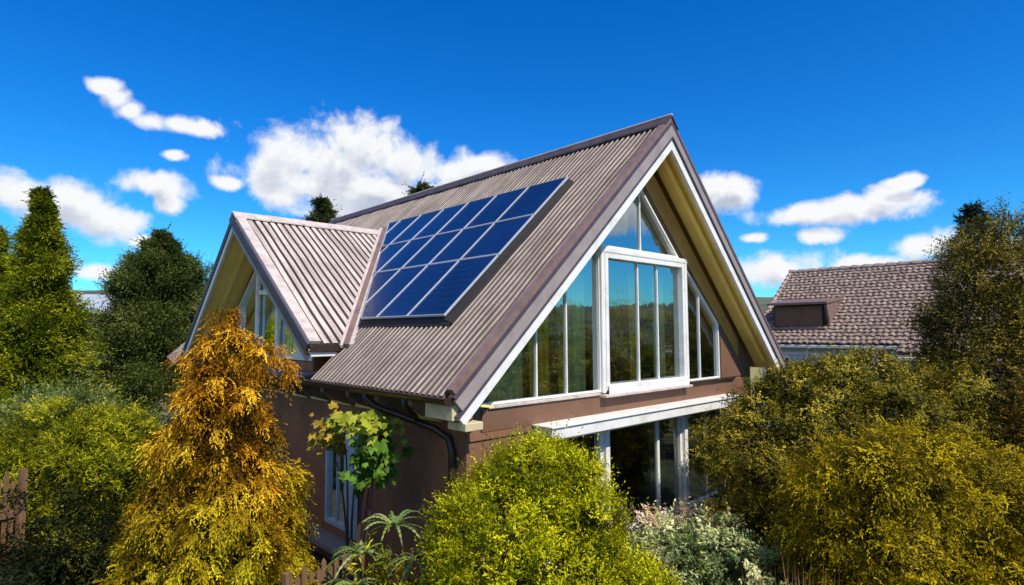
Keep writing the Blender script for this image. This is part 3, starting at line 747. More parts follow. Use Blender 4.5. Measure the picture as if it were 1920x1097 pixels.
# tall tree at the right edge
t=plant('leafy_tree','tall brown green tree in front of the tiled roof at the right','tree',(11.3,-3.3))
Lv=Leaves(7)
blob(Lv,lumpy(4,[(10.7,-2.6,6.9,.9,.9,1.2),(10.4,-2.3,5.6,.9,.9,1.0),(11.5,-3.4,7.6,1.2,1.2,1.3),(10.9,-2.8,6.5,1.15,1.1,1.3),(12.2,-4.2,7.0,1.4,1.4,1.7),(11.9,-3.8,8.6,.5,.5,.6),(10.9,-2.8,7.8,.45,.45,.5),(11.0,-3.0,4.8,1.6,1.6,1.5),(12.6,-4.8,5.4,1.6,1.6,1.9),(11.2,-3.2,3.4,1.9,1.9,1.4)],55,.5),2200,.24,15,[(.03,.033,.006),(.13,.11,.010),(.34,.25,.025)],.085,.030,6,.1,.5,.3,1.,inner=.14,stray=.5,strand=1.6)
Lv.build('crown',M['leafg'],t); trunk('trunk',t,(11.3,-3.3,GZ),5.8,.2,8,seed=6,spread=1.8)
for i,(x,y,h,R,lab) in enumerate([(20.7,-1.3,9.0,1.6,'thin topped dark conifer rising behind the tall brown green tree'),(21.8,-3.3,8.0,1.5,'dark conifer tip at the right edge of the picture')]):
    t=plant('conifer_tree',lab,'tree',(x,y),'conifers in the distance')
    Lv=Leaves(20+i); conifer(Lv,(x,y,GZ),h,R*1.9,230,[(.02,.04,.03),(.05,.07,.05)],.12,.035,ns=7,n=5,whorl=20,prof=.75,incl=.1,droop=.05,rs=.3,irr=.35)
    Lv.build('crown',M['leaf'],t); trunk('trunk',t,(x,y,GZ),h*.95,.14,6,seed=8+i,spread=.8)
t=plant('brown_bush','reddish brown bush at the right edge behind the golden bush','bush',(2.9,-4.7))
Lv=Leaves(8)
blob(Lv,[(2.9,-4.7,3.5,.9,.9,1.1),(3.5,-4.9,4.3,.9,.9,1.3),(2.6,-4.6,2.6,1.1,1.1,.8)],330,.25,16,[(.06,.035,.01),(.17,.10,.012),(.30,.20,.02)],.07,.03,7,.1,.5,.3,.8)
Lv.build('crown',M['leaf'],t); trunk('trunk',t,(2.9,-4.7,GZ),2,.06,5,seed=9)
t=plant('bright_bush','bright green bush at the right edge below the tall tree','bush',(8.3,-5.3))
Lv=Leaves(9)
blob(Lv,[(8.2,-5.2,4.6,.9,.9,.9),(8.3,-5.3,3.2,1.2,1.2,1.3)],260,.25,14,YGR,.09,.04,6,.1,.5,.3,.8)
Lv.build('crown',M['leaf'],t); trunk('trunk',t,(8.3,-5.3,GZ),2,.06,5,seed=10)

# variegated shrub + pink flowering one
t=plant('variegated_shrub','low shrub with small silvery green leaves under the ground floor windows','shrub',(-2.5,-1.75))
Lv=Leaves(10)
blob(Lv,lumpy(8,[(-2.8,-1.42,2.88,.58,.58,.70),(-2.25,-1.95,2.84,.58,.58,.68),(-1.8,-2.4,2.75,.52,.52,.55),(-2.4,-1.8,2.3,.9,.9,.5)],24,0.22),700,.11,16,[(.08,.13,.05),(.28,.33,.10),(.62,.62,.30)],.05,.022,6,.1,.5,.35,.8)
Lv.build('crown',M['leafg'],t); trunk('trunk',t,(-2.5,-1.75,GZ),1.1,.04,7,seed=11,spread=.6)
t=plant('flowering_shrub','low shrub with pinkish orange flower heads below the ground floor window','shrub',(-1.9,-1.0))
Lv=Leaves(12)
blob(Lv,[(-2.2,-.75,2.95,.42,.42,.5),(-1.75,-1.1,2.95,.42,.42,.5),(-1.3,-1.3,2.9,.4,.4,.5),(-1.9,-1.0,2.5,.7,.6,.6)],200,.13,15,[(.16,.12,.04),(.42,.30,.15),(.72,.55,.42)],.045,.028,6,.1,.6,.5,.7)
Lv.build('crown',M['leaf'],t); trunk('trunk',t,(-1.9,-1.0,GZ),1.1,.03,6,seed=12,spread=.5)

# spiky plant and bright ground foliage between the orange tree and the bush
t=plant('palm_leaf_plant','plant with long arching strap leaves between the orange tree and the yellow bush','plant',(-5.8,.15))
Lv=Leaves(13); r=Lv.r
for (cx,cy,cz,nn,ln) in((-5.75,.10,3.85,34,.42),(-6.0,.35,3.55,30,.38),(-5.55,-.05,3.5,26,.35),(-6.15,.2,3.3,26,.35)):
    for j in range(nn):
        a=r.uniform(0,6.28); e=r.uniform(.2,1.1); d=np.array([math.cos(a),math.sin(a),e]); d/=np.linalg.norm(d); L_=ln*r.uniform(.7,1.2)
        k=7; tt=np.linspace(0,1,k+1); pp=np.array([cx,cy,cz])+d*(tt*L_)[:,None]; pp[:,2]-=.55*L_*tt**2.2
        dd=pp[1:]-pp[:-1]; ln_=np.linalg.norm(dd,axis=1); c=np.tile(np.array([(.12,.19,.05),(.28,.34,.12),(.20,.26,.05)])[r.integers(3)],(k,1))
        Lv.add(pp[:-1],dd/ln_[:,None],np.tile(unit(np.cross(np.cross(d,[0,0,1.]),d)+r.normal(0,.2,3)),(k,1)),ln_*1.8,np.full(k,.045)*(1-.7*tt[:-1]**2),c)
blob(Lv,[(-5.8,.12,2.9,.5,.5,.65)],70,.15,12,GRN,.08,.02,6,.2,.5,.3,.8)
Lv.build('crown',M['leafg'],t)
MB().tube([(0,0,0),(.03,0,1.0),(.05,-.05,1.9)],[.04,.03,.02],8).v
trunk('stem',t,(-5.8,.12,GZ),1.9,.03,4,seed=13,spread=.3)
for i,(x,y,z,lab) in enumerate([(-6.1,-.35,3.22,'low yellow green bush in front of the strap leaved plant'),(-5.75,-.70,3.35,'small yellow green bush tucked against the large fluffy one')]):
    t=plant('low_bush',lab,'bush',(x,y)); Lv=Leaves(30+i)
    blob(Lv,[(x,y,z-.55,.5,.5,.62),(x-.1,y+.1,z-1.1,.65,.65,.6)],230,.13,16,YEL,.055,.014,7,-.05,.35,.5,.75)
    Lv.build('crown',M['leaf'],t); trunk('trunk',t,(x,y,GZ),1.0,.03,5,seed=14+i,spread=.4)

# shrub with big lobed leaves standing against the left wall
t=plant('large_leaf_shrub','tall shrub with large lobed bright green leaves under the gutter of the brown side wall','shrub',(-5.2,2.05))
Lv=Leaves(15); r=Lv.r
cl=[(1.32,4.72,.26,.14),(1.62,4.80,.26,.12),(1.55,4.45,.22,.22),(2.0,4.78,.28,.13),(2.5,4.66,.28,.16),(2.75,4.45,.2,.22),(1.30,4.38,.16,.24),(1.6,4.15,.16,.2)]
mbv=MB()
for j,(y,z,_,_) in enumerate(cl):
    pts=[(.08*math.sin(j+q*.8)*q/6,(y-2.05)*(q/6)**1.4,(z-GZ)*q/6) for q in range(7)]
    mbv.tube(pts,[.026,.024,.02,.017,.013,.01,.005],7)
me=bpy.data.meshes.new('stem'); me.from_pydata(mbv.v,[],mbv.f); me.materials.append(M['bark']); o=bpy.data.objects.new('stem',me); C.objects.link(o); o.parent=t
def lobed(P,D,Nn,S,c):   # a palmate leaf: five folded diamonds fanning out of one point
    U=unit(np.cross(D,Nn))
    for a,l in((0,1.),(.62,.85),(-.62,.85),(1.25,.62),(-1.25,.62)):
        d=unit(D*math.cos(a)+U*math.sin(a)+Nn*(-.25*abs(a))); Lv.add(P,d,unit(Nn+U*math.sin(a)*.5),S*l,S*.62*l,c*(1-.12*abs(a)))
k=330
ci=r.integers(0,len(cl),k); c_=np.array(cl)[ci]
P=np.stack([-5.2+r.normal(0,.16,k),c_[:,0]+r.normal(0,.5,k)*c_[:,2],c_[:,1]+r.normal(0,.6,k)*c_[:,3]],-1); P[:,2]=np.minimum(P[:,2],5.0)
D=unit(np.stack([r.normal(-.3,.4,k),r.normal(-.1,.6,k),r.normal(-.6,.5,k)],-1)); Nn=unit(np.stack([r.normal(-.5,.4,k),r.normal(-.55,.4,k),r.normal(.7,.3,k)],-1))
col=np.where(P[:,2:3]>4.62,np.array([[.30,.34,.03]]),np.array([[.10,.20,.02]]))*r.uniform(.5,1.35,(k,1))  # upper leaves coloured brighter, as if caught by the sun
col=np.where(P[:,1:2]>2.2,np.array([[.45,.32,.03]])*r.uniform(.5,1.2,(k,1)),col)
lobed(P,D,Nn,r.uniform(.06,.19,k),col)
Lv.build('leaves',M['leafg'],t)

# left garden
t=plant('spreading_shrub','wide bright green shrub left of the orange tree','bush',(-7.8,6.3))
Lv=Leaves(16)
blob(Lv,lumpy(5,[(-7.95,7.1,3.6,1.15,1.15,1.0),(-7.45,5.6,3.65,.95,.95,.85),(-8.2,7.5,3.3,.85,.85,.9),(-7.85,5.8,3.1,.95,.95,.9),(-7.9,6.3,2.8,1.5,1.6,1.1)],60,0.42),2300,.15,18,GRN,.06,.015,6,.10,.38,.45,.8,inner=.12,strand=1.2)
Lv.build('crown',M['leaf'],t); trunk('trunk',t,(-7.8,6.3,GZ),2.0,.07,8,seed=16,spread=1.)
t=plant('grey_green_shrub','taller grey green wispy shrub behind the bright spreading one','bush',(-7.6,9.6))
Lv=Leaves(17)
blob(Lv,[(-7.7,9.6,3.7,1.2,1.1,1.05),(-8.6,10.4,3.3,1.0,1.0,.9),(-6.8,9.0,3.3,.9,.9,.9)],420,.25,16,[(.05,.08,.02),(.13,.17,.05),(.25,.28,.10)],.11,.022,7,.0,.35,.6,.8,strand=1.5)
Lv.build('crown',M['leaf'],t); trunk('trunk',t,(-7.6,9.6,GZ),2.2,.07,6,seed=17,spread=1.)
t=plant('yellow_shrub','small yellow green shrub at the left edge behind the wooden fence','bush',(-9.0,12.6))
Lv=Leaves(18)
blob(Lv,[(-9.1,12.4,3.7,.9,.9,.95),(-9.3,12.9,2.8,.9,.9,.8)],200,.22,15,YEL,.10,.03,6,.15,.4,.2,.8)
Lv.build('crown',M['leaf'],t); trunk('trunk',t,(-9.1,12.4,GZ),1.6,.05,5,seed=18)
for i,(x,y,z,R,lab) in enumerate([(-8.4,3.9,4.0,1.2,'shade-coloured low hedge bush below the bright spreading shrub'),(-8.2,2.6,3.7,1.05,'very dark shade-coloured bush in the lower left corner'),(-9.15,3.6,3.55,.9,'shade-coloured bush at the left edge below the spreading shrub')]):
    t=plant('shade_dark_bush',lab,'bush',(x,y)); Lv=Leaves(40+i)
    blob(Lv,[(x,y,z-.9,R,R,.95),(x+.3,y-.3,z-1.3,R,R,.8)],240,.2,12,[(.005,.008,.002),(.013,.018,.004),(.04,.042,.008)],.06,.025,6,.1,.5,.3,.8)  # near-black leaf colours stand for deep shade in this corner
    Lv.build('crown',M['leaf'],t); trunk('trunk',t,(x,y,GZ),.9,.04,4,seed=40+i)
# tall conifers on the left
for i,(x,y,h,R,cols,lab,prof) in enumerate([
   (-8.95,23.2,8.3,1.7,YGR,'yellow green conifer cut by the left edge',.6),
   (-7.5,19.6,8.8,1.4,YGR,'tallest pointed conifer at the left with a narrow tip',.95),
   (-9.1,28.5,9.7,1.5,[(.02,.035,.02),(.05,.08,.03)],'dark conifer branch tips behind the conifer cut by the left edge',.9)]):
    t=plant('conifer_tree',lab,'tree',(x,y),'tall conifers at the left')
    Lv=Leaves(50+i)
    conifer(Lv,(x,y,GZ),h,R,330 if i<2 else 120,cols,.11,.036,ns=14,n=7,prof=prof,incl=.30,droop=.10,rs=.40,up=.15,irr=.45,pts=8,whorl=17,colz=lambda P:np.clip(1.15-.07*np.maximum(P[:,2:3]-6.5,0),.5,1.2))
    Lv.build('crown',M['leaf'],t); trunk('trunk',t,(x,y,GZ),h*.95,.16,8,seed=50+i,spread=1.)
t=plant('broad_tree','broad dark grey green tree between the conifers and the dormer','tree',(-3.8,21.8))
Lv=Leaves(55)
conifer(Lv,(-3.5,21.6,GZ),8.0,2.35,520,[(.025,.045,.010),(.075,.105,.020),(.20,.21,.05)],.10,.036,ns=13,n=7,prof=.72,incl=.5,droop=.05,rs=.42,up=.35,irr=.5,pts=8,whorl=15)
blob(Lv,[(-2.7,21.0,8.0,.6,.6,1.1),(-4.2,22.2,7.3,.6,.6,1.1),(-1.8,20.4,6.4,.9,.9,1.4)],380,.22,13,[(.025,.045,.010),(.075,.105,.020),(.20,.21,.05)],.10,.036,6,0,.5,.5,.9,stray=.4)
Lv.build('crown',M['leafg'],t); trunk('trunk',t,(-3.8,21.8,GZ),6,.2,8,seed=55,spread=2)
for i,(x,y,h,R,lab) in enumerate([(3.87,22.56,10.75,2.3,'small conifer tip rising behind the dormer ridge'),(7.6,19.06,11.45,2.6,'twiggy treetop just showing over the main ridge')]):
    t=plant('conifer_tree',lab,'tree',(x,y)); Lv=Leaves(60+i)
    conifer(Lv,(x,y,GZ),h,R,330,[(.03,.045,.015),(.10,.11,.03)],.14,.04,ns=6,n=5,prof=.62,incl=.45,droop=.05,rs=.30,up=.3,irr=.5,pts=5)
    Lv.build('crown',M['leaf'],t); trunk('trunk',t,(x,y,GZ),h*.97,.18,6,seed=60+i)
# trees across the garden, seen mirrored in the gable glass
for i,(x,y,h,R,lab,cols) in enumerate([
  (1.5,-17,4.3,2.0,'round olive tree across the garden, first from the left in the window reflections',OLY),
  (5.0,-16,5.2,2.3,'taller olive green tree mirrored in the middle window',YGR),
  (8.8,-15,4.7,2.1,'broad yellow olive tree mirrored beside the taller one',OLY),
  (12.5,-13.5,5.3,2.4,'green tree mirrored in the right hand panes',YGR),
  (16.5,-11,5.4,2.6,'far right tree of the row mirrored in the windows',OLY)]):
    t=plant('garden_tree',lab,'tree',(x,y),'trees mirrored in the windows'); Lv=Leaves(70+i)
    blob(Lv,[(x,y,GZ+h*.62,R,R,h*.38),(x+.9,y+.5,GZ+h*.42,R*.9,R*.9,h*.36),(x-.9,y-.3,GZ+h*.38,R*.9,R*.9,h*.36)],260,.45,10,np.array(cols)*1.5,.16,.07,5,.1,.5,.3,.8)
    Lv.build('crown',M['leaf'],t); trunk('trunk',t,(x,y,GZ),h*.7,.16,6,seed=70+i,spread=1.5)

# dried grasses bottom right
t=plant('dry_grass_clump','clump of dry brown grass stalks at the bottom edge beside the golden bush','grass',(-3.5,-3.3))
Lv=Leaves(80); r=Lv.r; k=150
P=np.stack([-3.55+r.normal(0,.16,k),-3.3+r.normal(0,.16,k),np.full(k,GZ)+.0],-1)
D=unit(np.stack([r.normal(0,.10,k),r.normal(0,.10,k),np.ones(k)],-1))
Lv.add(P,D,rsph(r,k),r.uniform(1.45,1.95,k),np.full(k,.022),np.tile([[.42,.20,.10]],(k,1))*r.uniform(.5,1.3,(k,1)))
o=Lv.build('blades',M['leaf'],t)

# picket fences
def fence(pa,pb,h,name,label,n,lean=.02):
    pa,pb=Vector(pa),Vector(pb); t=thing(name,label,'fence',((pa+pb)/2)); d=(pb-pa); u=d.normalized(); w=d.length/n
    nrm=Vector((-u.y,u.x,0))
    rr=random.Random(n)
    for i in range(n):
        a=pa+u*w*(i+.1); b=pa+u*w*(i+.8); hh=h*(1+rr.uniform(-.05,.04)); z=a.z
        off=nrm*rr.uniform(-.006,.006)
        mid=(a+b)/2; lx=u*rr.uniform(-lean,lean)
        pts=[a+off,b+off,b+off+lx+Vector((0,0,hh-.05)),mid+off+lx+Vector((0,0,hh)),a+off+lx+Vector((0,0,hh-.05))]
        MB().prism(pts,nrm*.018).build('picket',M['wood'],t)
    for z in(.25,h*.75):
        MB().prism([pa+Vector((0,0,z)),pb+Vector((0,0,z)),pb+Vector((0,0,z+.07)),pa+Vector((0,0,z+.07))],-nrm*.03).build('rail',M['wood'],t)
    for p in(pa,pb): MB().prism([p-nrm*.033,p+u*.08-nrm*.033,p+u*.08-nrm*.033+Vector((0,0,h+.05)),p-nrm*.033+Vector((0,0,h+.05))],-nrm*.07).build('post',M['wood'],t)
fence((-6.75,.75,GZ),(-5.75,1.0,GZ),1.50,'picket_fence','brown wooden picket fence between the orange tree and the yellow bushes',11)
fence((-9.35,4.45,GZ),(-8.72,4.72,GZ),2.25,'picket_fence','weathered wooden picket fence at the left edge beside the bright spreading shrub',9)

# ------------------------------------------------------------------ neighbour house
nb=thing('neighbour_house','low house with a brown clay tiled roof and dark shed dormer at the right','house',(19.6,-3,GZ))
NXr,NZr,NK=19.6,8.72,.7; NY0,NY1=-8.,5.6
def NE(y): return 5.15 if y<0.15 else 4.62
# tiles: courses with real steps, scalloped across
NKn=math.sqrt(1+NK*NK); v=[];f=[]
course=.235; ncols=int((NY1-NY0)/.055)
for c_i in range(26):
    s0=c_i*course*.82; s1=s0+course*.82+.03
    def row(s,lift):
        out=[]
        for j in range(ncols+1):
            y=NY0+(NY1-NY0)*j/ncols; ph=(j%4); prof=[0,.026,.036,.026][ph]+.012*math.sin(j*1.7+c_i*2.3)+.006*math.sin(j*.13)
            yy=min(y,NY1+ .0); sx=s+.02*math.sin(j*.9+c_i*5)
            out.append((NXr-sx-NK/NKn*(lift+prof),yy,NZr-NK*sx+(lift+prof)/NKn))
        return out
    a=row(s0,.0); b=row(s1,.055); c_=row(s1+.001,-.01); base=len(v); v+=a+b+c_; n1=ncols+1
    for j in range(ncols):
        ym=NY0+(NY1-NY0)*(j+.5)/ncols; smax=NE(ym)
        if s0>smax: continue
        # cut for shed dormer
        if 2.35<s0+.1<3.6 and 2.85<ym<4.95: continue
        f.append((base+j,base+j+1,base+n1+j+1,base+n1+j)); f.append((base+n1+j,base+n1+j+1,base+2*n1+j+1,base+2*n1+j))
me=bpy.data.meshes.new('roof'); me.from_pydata(v,[],f); me.materials.append(M['tile']); nroof=bpy.data.objects.new('roof',me); C.objects.link(nroof); nroof.parent=nb; nroof.matrix_parent_inverse=Pinv(nb)
mb=MB()
for (ya,yb,se) in((NY0,.15,5.15),(.151,NY1,4.62)):
    mb.prism([(NXr,ya,NZr-.06),(NXr-se+.02,ya,NZr-NK*(se-.02)-.06),(NXr-se+.02,yb-.02,NZr-NK*(se-.02)-.06),(NXr,yb-.02,NZr-.06)],(0,0,-.14))
mb.build('roof_deck',M['flash'],nb)
MB().prism([(NXr,NY0,NZr-.04),(NXr,NY1,NZr-.04),(NXr+5,NY1,NZr-3.54),(NXr+5,NY0,NZr-3.54)],(0,0,-.12)).build('roof',M['tilew'],nb)
mb=MB()
nn=30
for i in range(nn):
    y0=NY0+(NY1-NY0)*i/nn; y1=NY0+(NY1-NY0)*(i+1)/nn+.05
    mb.tube([(NXr,y0,NZr+.03),(NXr,y1,NZr+.06)],[.10,.13],8)
mb.build('ridge_tiles',M['tilew'],nroof)
mb=MB(); nn=16
for i in range(nn):
    s0=4.6*i/nn; s1=4.6*(i+1)/nn+.05
    mb.tube([(NXr-s0,NY1-.02,NZr-NK*s0+.02),(NXr-s1,NY1-.02,NZr-NK*s1+.05)],[.07,.10],8)
mb.build('verge_tiles',M['tilew'],nroof)
MB().box((15.25,-7.6,GZ-.1),(24,NY1-.4,5.42)).build('wall',M['nbwall'],nb)
MB().prism([(16.0,NY1-.62,5.4),(23.2,NY1-.62,5.4),(NXr,NY1-.62,8.3)],(0,.2,0)).build('wall',M['nbwall'],nb)
MB().box((14.9,.2,5.30),(15.02,NY1,5.42)).build('gutter',M['white'],nb,.02)
MB().box((14.35,-8,4.93),(14.46,.1,5.05)).build('gutter',M['white'],nb,.02)
MB().box((15.18,.6,5.02),(15.245,5.1,5.12)).build('frieze_board',M['white'],nb)
MB().box((15.15,3.3,GZ),(15.24,3.42,5.3)).build('downpipe',M['white'],nb,.01)
for y in(1.3,4.0):
    w=MB().box((15.17,y,3.9),(15.243,y+1.1,4.95)).build('window',M['white'],nb); MB().box((15.155,y+.08,3.98),(15.168,y+1.02,4.87)).build('pane',M['glassd'],w)
sd=MB().box((15.95,2.9,6.02),(18.1,4.92,7.04)).build('shed_dormer',M['dark'],nb)
MB().box((15.86,2.98,6.16),(15.948,4.84,6.98)).build('shutter',M['band'],sd,.01)
MB().prism([(15.62,2.7,7.045),(15.62,5.08,7.045),(18.2,5.08,7.35),(18.2,2.7,7.35)],(0,0,.09)).build('shed_roof',M['flash'],sd)
MB().box((15.6,2.8,6.02),(15.94,4.98,6.10)).build('sill',M['flash'],sd)
MB().prism([(15.62,2.705,7.0),(15.9,2.705,6.1),(17.6,2.705,7.25)],(0,.1,0)).build('cheek',M['flash'],sd)

# far building and hills
db=thing('distant_building','pale grey roofed building far off between the left hand trees','building',(11,140,GZ))
MB().box((-8,134,GZ-1),(28,150,8.5)).build('wall',M['mauve'],db)
MB().box((-8.1,133.9,8.6),(28.1,150,10.0)).build('wall',M['tilew'],db)
MB().prism([(-9,133,10.02),(-9,151,10.02),(-9,142,14.2)],(38,0,0)).build('roof',mat('pale_grey_roof',(.35,.40,.45),.5,.1,1),db)

# ground with distant wooded hills: one sheet
v=[];f=[]
rings=[0,2,4,6,9,13,18,25,35,50,70,100,140,190,230,270,320,380,450,520,600,700,820,950,1100,1400,2000,3000,5000]; nA=160
def gh(r,a):
    if r<150: return 0.02*math.sin(a*5+r)*min(1,r/20)
    k=min(1,(r-150)/450.); k=k*k*(3-2*k)
    return k*(34+6*math.sin(a*5+1)+4*math.sin(a*11+r*.01)+2.5*math.sin(a*23+2)+1.4*math.sin(a*47+r*.03))*(1 if r<1000 else 1.0)
v.append((0,0,GZ))
for r_ in rings[1:]:
    for i in range(nA):
        a=2*math.pi*i/nA; v.append((r_*math.sin(a),r_*math.cos(a),GZ+gh(r_,a)))
for i in range(nA): f.append((0,1+(i+1)%nA,1+i))
for q_ in range(len(rings)-2):
    for i in range(nA):
        a=1+q_*nA+i; b=1+q_*nA+(i+1)%nA; f.append((a,b,b+nA,a+nA))
gm,nt,out=nmat('garden_soil_and_grass'); N=nt.nodes.new; Lk=nt.links.new
p=N('ShaderNodeBsdfPrincipled'); p.inputs['Roughness'].default_value=.95; Lk(p.outputs[0],out.inputs[0])
tc=N('ShaderNodeTexCoord'); n1=N('ShaderNodeTexNoise'); n1.inputs['Scale'].default_value=1.2; n1.inputs['Detail'].default_value=8; Lk(tc.outputs['Object'],n1.inputs['Vector'])
r1=N('ShaderNodeValToRGB'); Lk(n1.outputs[0],r1.inputs[0]); r1.color_ramp.elements[0].color=(.012,.010,.006,1); r1.color_ramp.elements[0].position=.35; r1.color_ramp.elements[1].color=(.045,.06,.015,1); r1.color_ramp.elements[1].position=.7
n2=N('ShaderNodeTexNoise'); n2.inputs['Scale'].default_value=.02; n2.inputs['Detail'].default_value=10; Lk(tc.outputs['Object'],n2.inputs['Vector'])
r2=N('ShaderNodeValToRGB'); Lk(n2.outputs[0],r2.inputs[0]); r2.color_ramp.elements[0].color=(.03,.05,.03,1); r2.color_ramp.elements[0].position=.4; r2.color_ramp.elements[1].color=(.10,.12,.05,1); r2.color_ramp.elements[1].position=.6
ln=N('ShaderNodeVectorMath'); ln.operation='LENGTH'; Lk(tc.outputs['Object'],ln.inputs[0])
mr=N('ShaderNodeMapRange'); mr.inputs[1].default_value=60; mr.inputs[2].default_value=160; Lk(ln.outputs['Value'],mr.inputs[0])
mx=N('ShaderNodeMixRGB'); Lk(mr.outputs[0],mx.inputs[0]); Lk(r1.outputs[0],mx.inputs[1]); Lk(r2.outputs[0],mx.inputs[2]); mr2=N('ShaderNodeMapRange'); mr2.inputs[1].default_value=11; mr2.inputs[2].default_value=22; Lk(ln.outputs['Value'],mr2.inputs[0])
r3=N('ShaderNodeValToRGB'); Lk(n1.outputs[0],r3.inputs[0]); r3.color_ramp.elements[0].color=(.14,.13,.03,1); r3.color_ramp.elements[0].position=.35; r3.color_ramp.elements[1].color=(.38,.30,.10,1); r3.color_ramp.elements[1].position=.65  # pale meadow ring out of view, added to bounce sunlight onto the soffits
mm=N('ShaderNodeMixRGB'); Lk(mr2.outputs[0],mm.inputs[0]); Lk(r1.outputs[0],mm.inputs[1]); Lk(r3.outputs[0],mm.inputs[2]); Lk(mm.outputs[0],mx.inputs[1])
Lk(mx.outputs[0],p.inputs['Base Color'])
me=bpy.data.meshes.new('ground'); me.from_pydata(v,[],f); me.materials.append(gm); me.polygons.foreach_set('use_smooth',[True]*len(me.polygons)); g=bpy.data.objects.new('ground',me); C.objects.link(g); g['kind']='structure'
path=MB(); path.prism([(-6.9,2.2,GZ+.004),(-4.4,2.2,GZ+.004),(-4.4,12,GZ+.004),(-6.2,12,GZ+.004)],(0,0,.03)); o=path.build('path',mat('dark_paving',(.035,.03,.028),.8,.3,3,.3,20)); o['kind']='structure'

# ------------------------------------------------------------------ sky, sun, camera
SUN=Vector((-.06,-.65,.76)).normalized()
sunel=math.asin(SUN.z); sunaz=math.atan2(SUN.x,SUN.y)
w=bpy.data.worlds.new('World'); bpy.context.scene.world=w; w.use_nodes=True; nt=w.node_tree; nt.nodes.clear(); N=nt.nodes.new; Lk=nt.links.new
out=N('ShaderNodeOutputWorld')
sky=N('ShaderNodeTexSky'); sky.sky_type='NISHITA'; sky.sun_disc=False; sky.sun_elevation=sunel; sky.sun_rotation=sunaz; sky.altitude=300; sky.air_density=1.0; sky.dust_density=.3; sky.ozone_density=3.
hs=N('ShaderNodeHueSaturation'); hs.inputs['Saturation'].default_value=1.42; hs.inputs['Hue'].default_value=.505; hs.inputs['Value'].default_value=1.5; Lk(sky.outputs[0],hs.inputs['Color'])
bg=N('ShaderNodeBackground'); bg.inputs[1].default_value=.13; ml=N('ShaderNodeMixRGB'); ml.blend_type='MULTIPLY'; ml.inputs[0].default_value=1; ml.inputs[2].default_value=(.25,.74,.93,1); Lk(hs.outputs[0],ml.inputs[1]); Lk(ml.outputs[0],bg.inputs[0])
# cloud field in azimuth / elevation
grp=bpy.data.node_groups.new('cloud_field','ShaderNodeTree')
grp.interface.new_socket('Vector',in_out='INPUT',socket_type='NodeSocketVector'); grp.interface.new_socket('Field',in_out='OUTPUT',socket_type='NodeSocketFloat')
gi=grp.nodes.new('NodeGroupInput'); go=grp.nodes.new('NodeGroupOutput'); GN=grp.nodes.new; GL=grp.links.new
nf=GN('ShaderNodeTexNoise'); nf.inputs['Scale'].default_value=13; nf.inputs['Detail'].default_value=9; nf.inputs['Roughness'].default_value=.60; nf.inputs['Distortion'].default_value=.25; GL(gi.outputs[0],nf.inputs['Vector'])
CL=[(0.466,0.275,0.119,0.055),(0.425,0.239,0.103,0.040),(0.536,0.241,0.079,0.039),(0.416,0.276,0.062,0.045),(0.501,0.295,0.074,0.046),(0.567,0.273,0.054,0.041),(0.364,0.254,0.048,0.031),(0.476,0.225,0.128,0.036),(0.690,0.259,0.053,0.035),(0.699,0.274,0.039,0.024),(0.089,0.173,0.063,0.030),(0.140,0.161,0.046,0.026),(0.050,0.182,0.038,0.024),(0.206,0.217,0.040,0.021),(0.217,0.193,0.019,0.015),(0.136,0.339,0.020,0.011),(0.151,0.326,0.016,0.014),(0.167,0.313,0.019,0.014),(0.190,0.303,0.028,0.013),(0.235,0.303,0.041,0.012),(0.222,0.261,0.021,0.008),(0.299,0.228,0.024,0.011),(0.196,0.134,0.021,0.010),(0.137,0.085,0.034,0.012),(1.113,0.220,0.050,0.023),(1.084,0.233,0.033,0.020),(1.277,0.178,0.093,0.020),(1.216,0.178,0.043,0.018),(1.325,0.186,0.036,0.018),(1.351,0.207,0.024,0.009),(1.237,0.143,0.033,0.012),(1.187,0.097,0.064,0.025),(1.298,0.094,0.050,0.012),(1.378,0.115,0.039,0.016),(1.411,0.121,0.035,0.018),(1.455,0.102,0.032,0.021),(1.151,0.146,0.016,0.007),]+[(2.3,.95,.35,.12),(-2.3,.9,.5,.16),(-1.75,.42,.45,.2),(-1.0,.75,.4,.16),(2.6,.25,.12,.05),(2.15,.2,.1,.03),(2.9,.4,.2,.08)]  # second list: clouds out of view, added for neutral fill light and reflections
last=None
for a,e,ra,re in CL:
    s1=GN('ShaderNodeVectorMath'); s1.operation='SUBTRACT'; GL(gi.outputs[0],s1.inputs[0]); s1.inputs[1].default_value=(a,e,0)
    s2=GN('ShaderNodeVectorMath'); s2.operation='MULTIPLY'; GL(s1.outputs[0],s2.inputs[0]); s2.inputs[1].default_value=(1/ra,1/re,0)
    s3=GN('ShaderNodeVectorMath'); s3.operation='LENGTH'; GL(s2.outputs[0],s3.inputs[0])
    if last is None: last=s3.outputs['Value']
    else:
        mn=GN('ShaderNodeMath'); mn.operation='SMOOTH_MIN'; mn.inputs[2].default_value=.12; GL(last,mn.inputs[0]); GL(s3.outputs['Value'],mn.inputs[1]); last=mn.outputs[0]
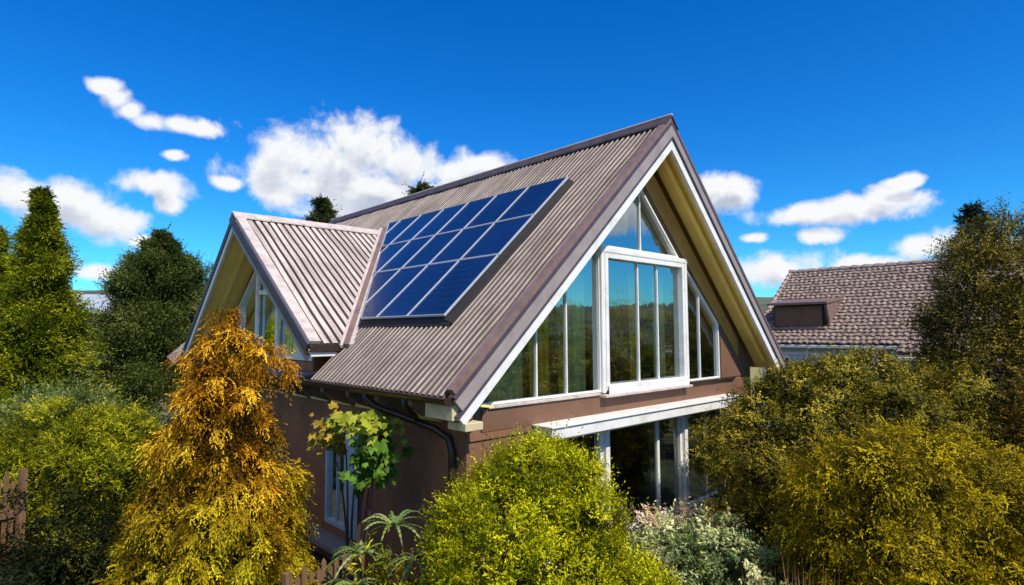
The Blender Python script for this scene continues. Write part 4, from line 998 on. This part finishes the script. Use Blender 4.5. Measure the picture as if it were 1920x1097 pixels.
# field = (1 - len) + (noise-.5)*k
m1=GN('ShaderNodeMath'); m1.operation='MULTIPLY_ADD'; m1.inputs[1].default_value=3.1; m1.inputs[2].default_value=-1.52; GL(nf.outputs[0],m1.inputs[0])
m2=GN('ShaderNodeMath'); m2.operation='SUBTRACT'; GL(m1.outputs[0],m2.inputs[0]); GL(last,m2.inputs[1])
m3=GN('ShaderNodeMath'); m3.operation='ADD'; m3.inputs[1].default_value=1.18; GL(m2.outputs[0],m3.inputs[0]); GL(m3.outputs[0],go.inputs[0])
tc=N('ShaderNodeTexCoord'); sp=N('ShaderNodeSeparateXYZ'); Lk(tc.outputs['Generated'],sp.inputs[0])
az=N('ShaderNodeMath'); az.operation='ARCTAN2'; Lk(sp.outputs[0],az.inputs[0]); Lk(sp.outputs[1],az.inputs[1])
el=N('ShaderNodeMath'); el.operation='ARCSINE'; Lk(sp.outputs[2],el.inputs[0])
cb=N('ShaderNodeCombineXYZ'); Lk(az.outputs[0],cb.inputs[0]); Lk(el.outputs[0],cb.inputs[1])
g1=N('ShaderNodeGroup'); g1.node_tree=grp; Lk(cb.outputs[0],g1.inputs[0])
up=N('ShaderNodeVectorMath'); up.operation='ADD'; up.inputs[1].default_value=(.006,.020,0); Lk(cb.outputs[0],up.inputs[0])
g2=N('ShaderNodeGroup'); g2.node_tree=grp; Lk(up.outputs[0],g2.inputs[0])
d1=N('ShaderNodeMapRange'); d1.interpolation_type='SMOOTHSTEP'; d1.inputs[1].default_value=-.20; d1.inputs[2].default_value=.64; Lk(g1.outputs[0],d1.inputs[0])
sh=N('ShaderNodeMapRange'); sh.interpolation_type='SMOOTHSTEP'; sh.inputs[1].default_value=.35; sh.inputs[2].default_value=1.15; Lk(g2.outputs[0],sh.inputs[0])
fn=N('ShaderNodeTexNoise'); fn.inputs['Scale'].default_value=16; fn.inputs['Detail'].default_value=6; Lk(cb.outputs[0],fn.inputs['Vector'])
shm=N('ShaderNodeMath'); shm.operation='MULTIPLY'; Lk(sh.outputs[0],shm.inputs[0]); Lk(fn.outputs[0],shm.inputs[1])
cm=N('ShaderNodeMixRGB'); Lk(shm.outputs[0],cm.inputs[0]); cm.inputs[1].default_value=(.97,.98,1,1); cm.inputs[2].default_value=(.26,.36,.56,1)
cbg=N('ShaderNodeBackground'); cbg.inputs[1].default_value=.98; Lk(cm.outputs[0],cbg.inputs[0])
ms=N('ShaderNodeMixShader'); Lk(d1.outputs[0],ms.inputs[0]); Lk(bg.outputs[0],ms.inputs[1]); Lk(cbg.outputs[0],ms.inputs[2]); Lk(ms.outputs[0],out.inputs[0])
sl=bpy.data.lights.new('sun','SUN'); sl.energy=5.3; sl.angle=R_(.5); sl.color=(1,.90,.75); so=bpy.data.objects.new('sun',sl); C.objects.link(so); so.rotation_euler=SUN.to_track_quat('Z','Y').to_euler(); so.location=(0,0,30)
cam=bpy.data.cameras.new('camera'); co=bpy.data.objects.new('camera',cam); C.objects.link(co); bpy.context.scene.camera=co
cam.sensor_fit='HORIZONTAL'; cam.sensor_width=36; cam.lens=1097.32/1920*36; cam.clip_end=20000; cam.clip_start=.05
from mathutils import Matrix
F=Vector((.68286357,.72750656,.06656995)); Rr=Vector((.72936701,-.68409993,-.00557264)); U=Vector((-.04148637,-.05235928,.9977662))
mtx=Matrix((( Rr.x,U.x,-F.x,-9.335),(Rr.y,U.y,-F.y,-5.657),(Rr.z,U.z,-F.z,6.010),(0,0,0,1))); co.matrix_world=mtx
sc=bpy.context.scene; sc.cycles.max_bounces=6; sc.cycles.diffuse_bounces=3; sc.cycles.transmission_bounces=3; sc.cycles.transparent_max_bounces=8; sc.view_settings.view_transform='Standard'; sc.view_settings.look='None'; sc.view_settings.exposure=0; sc.view_settings.gamma=1
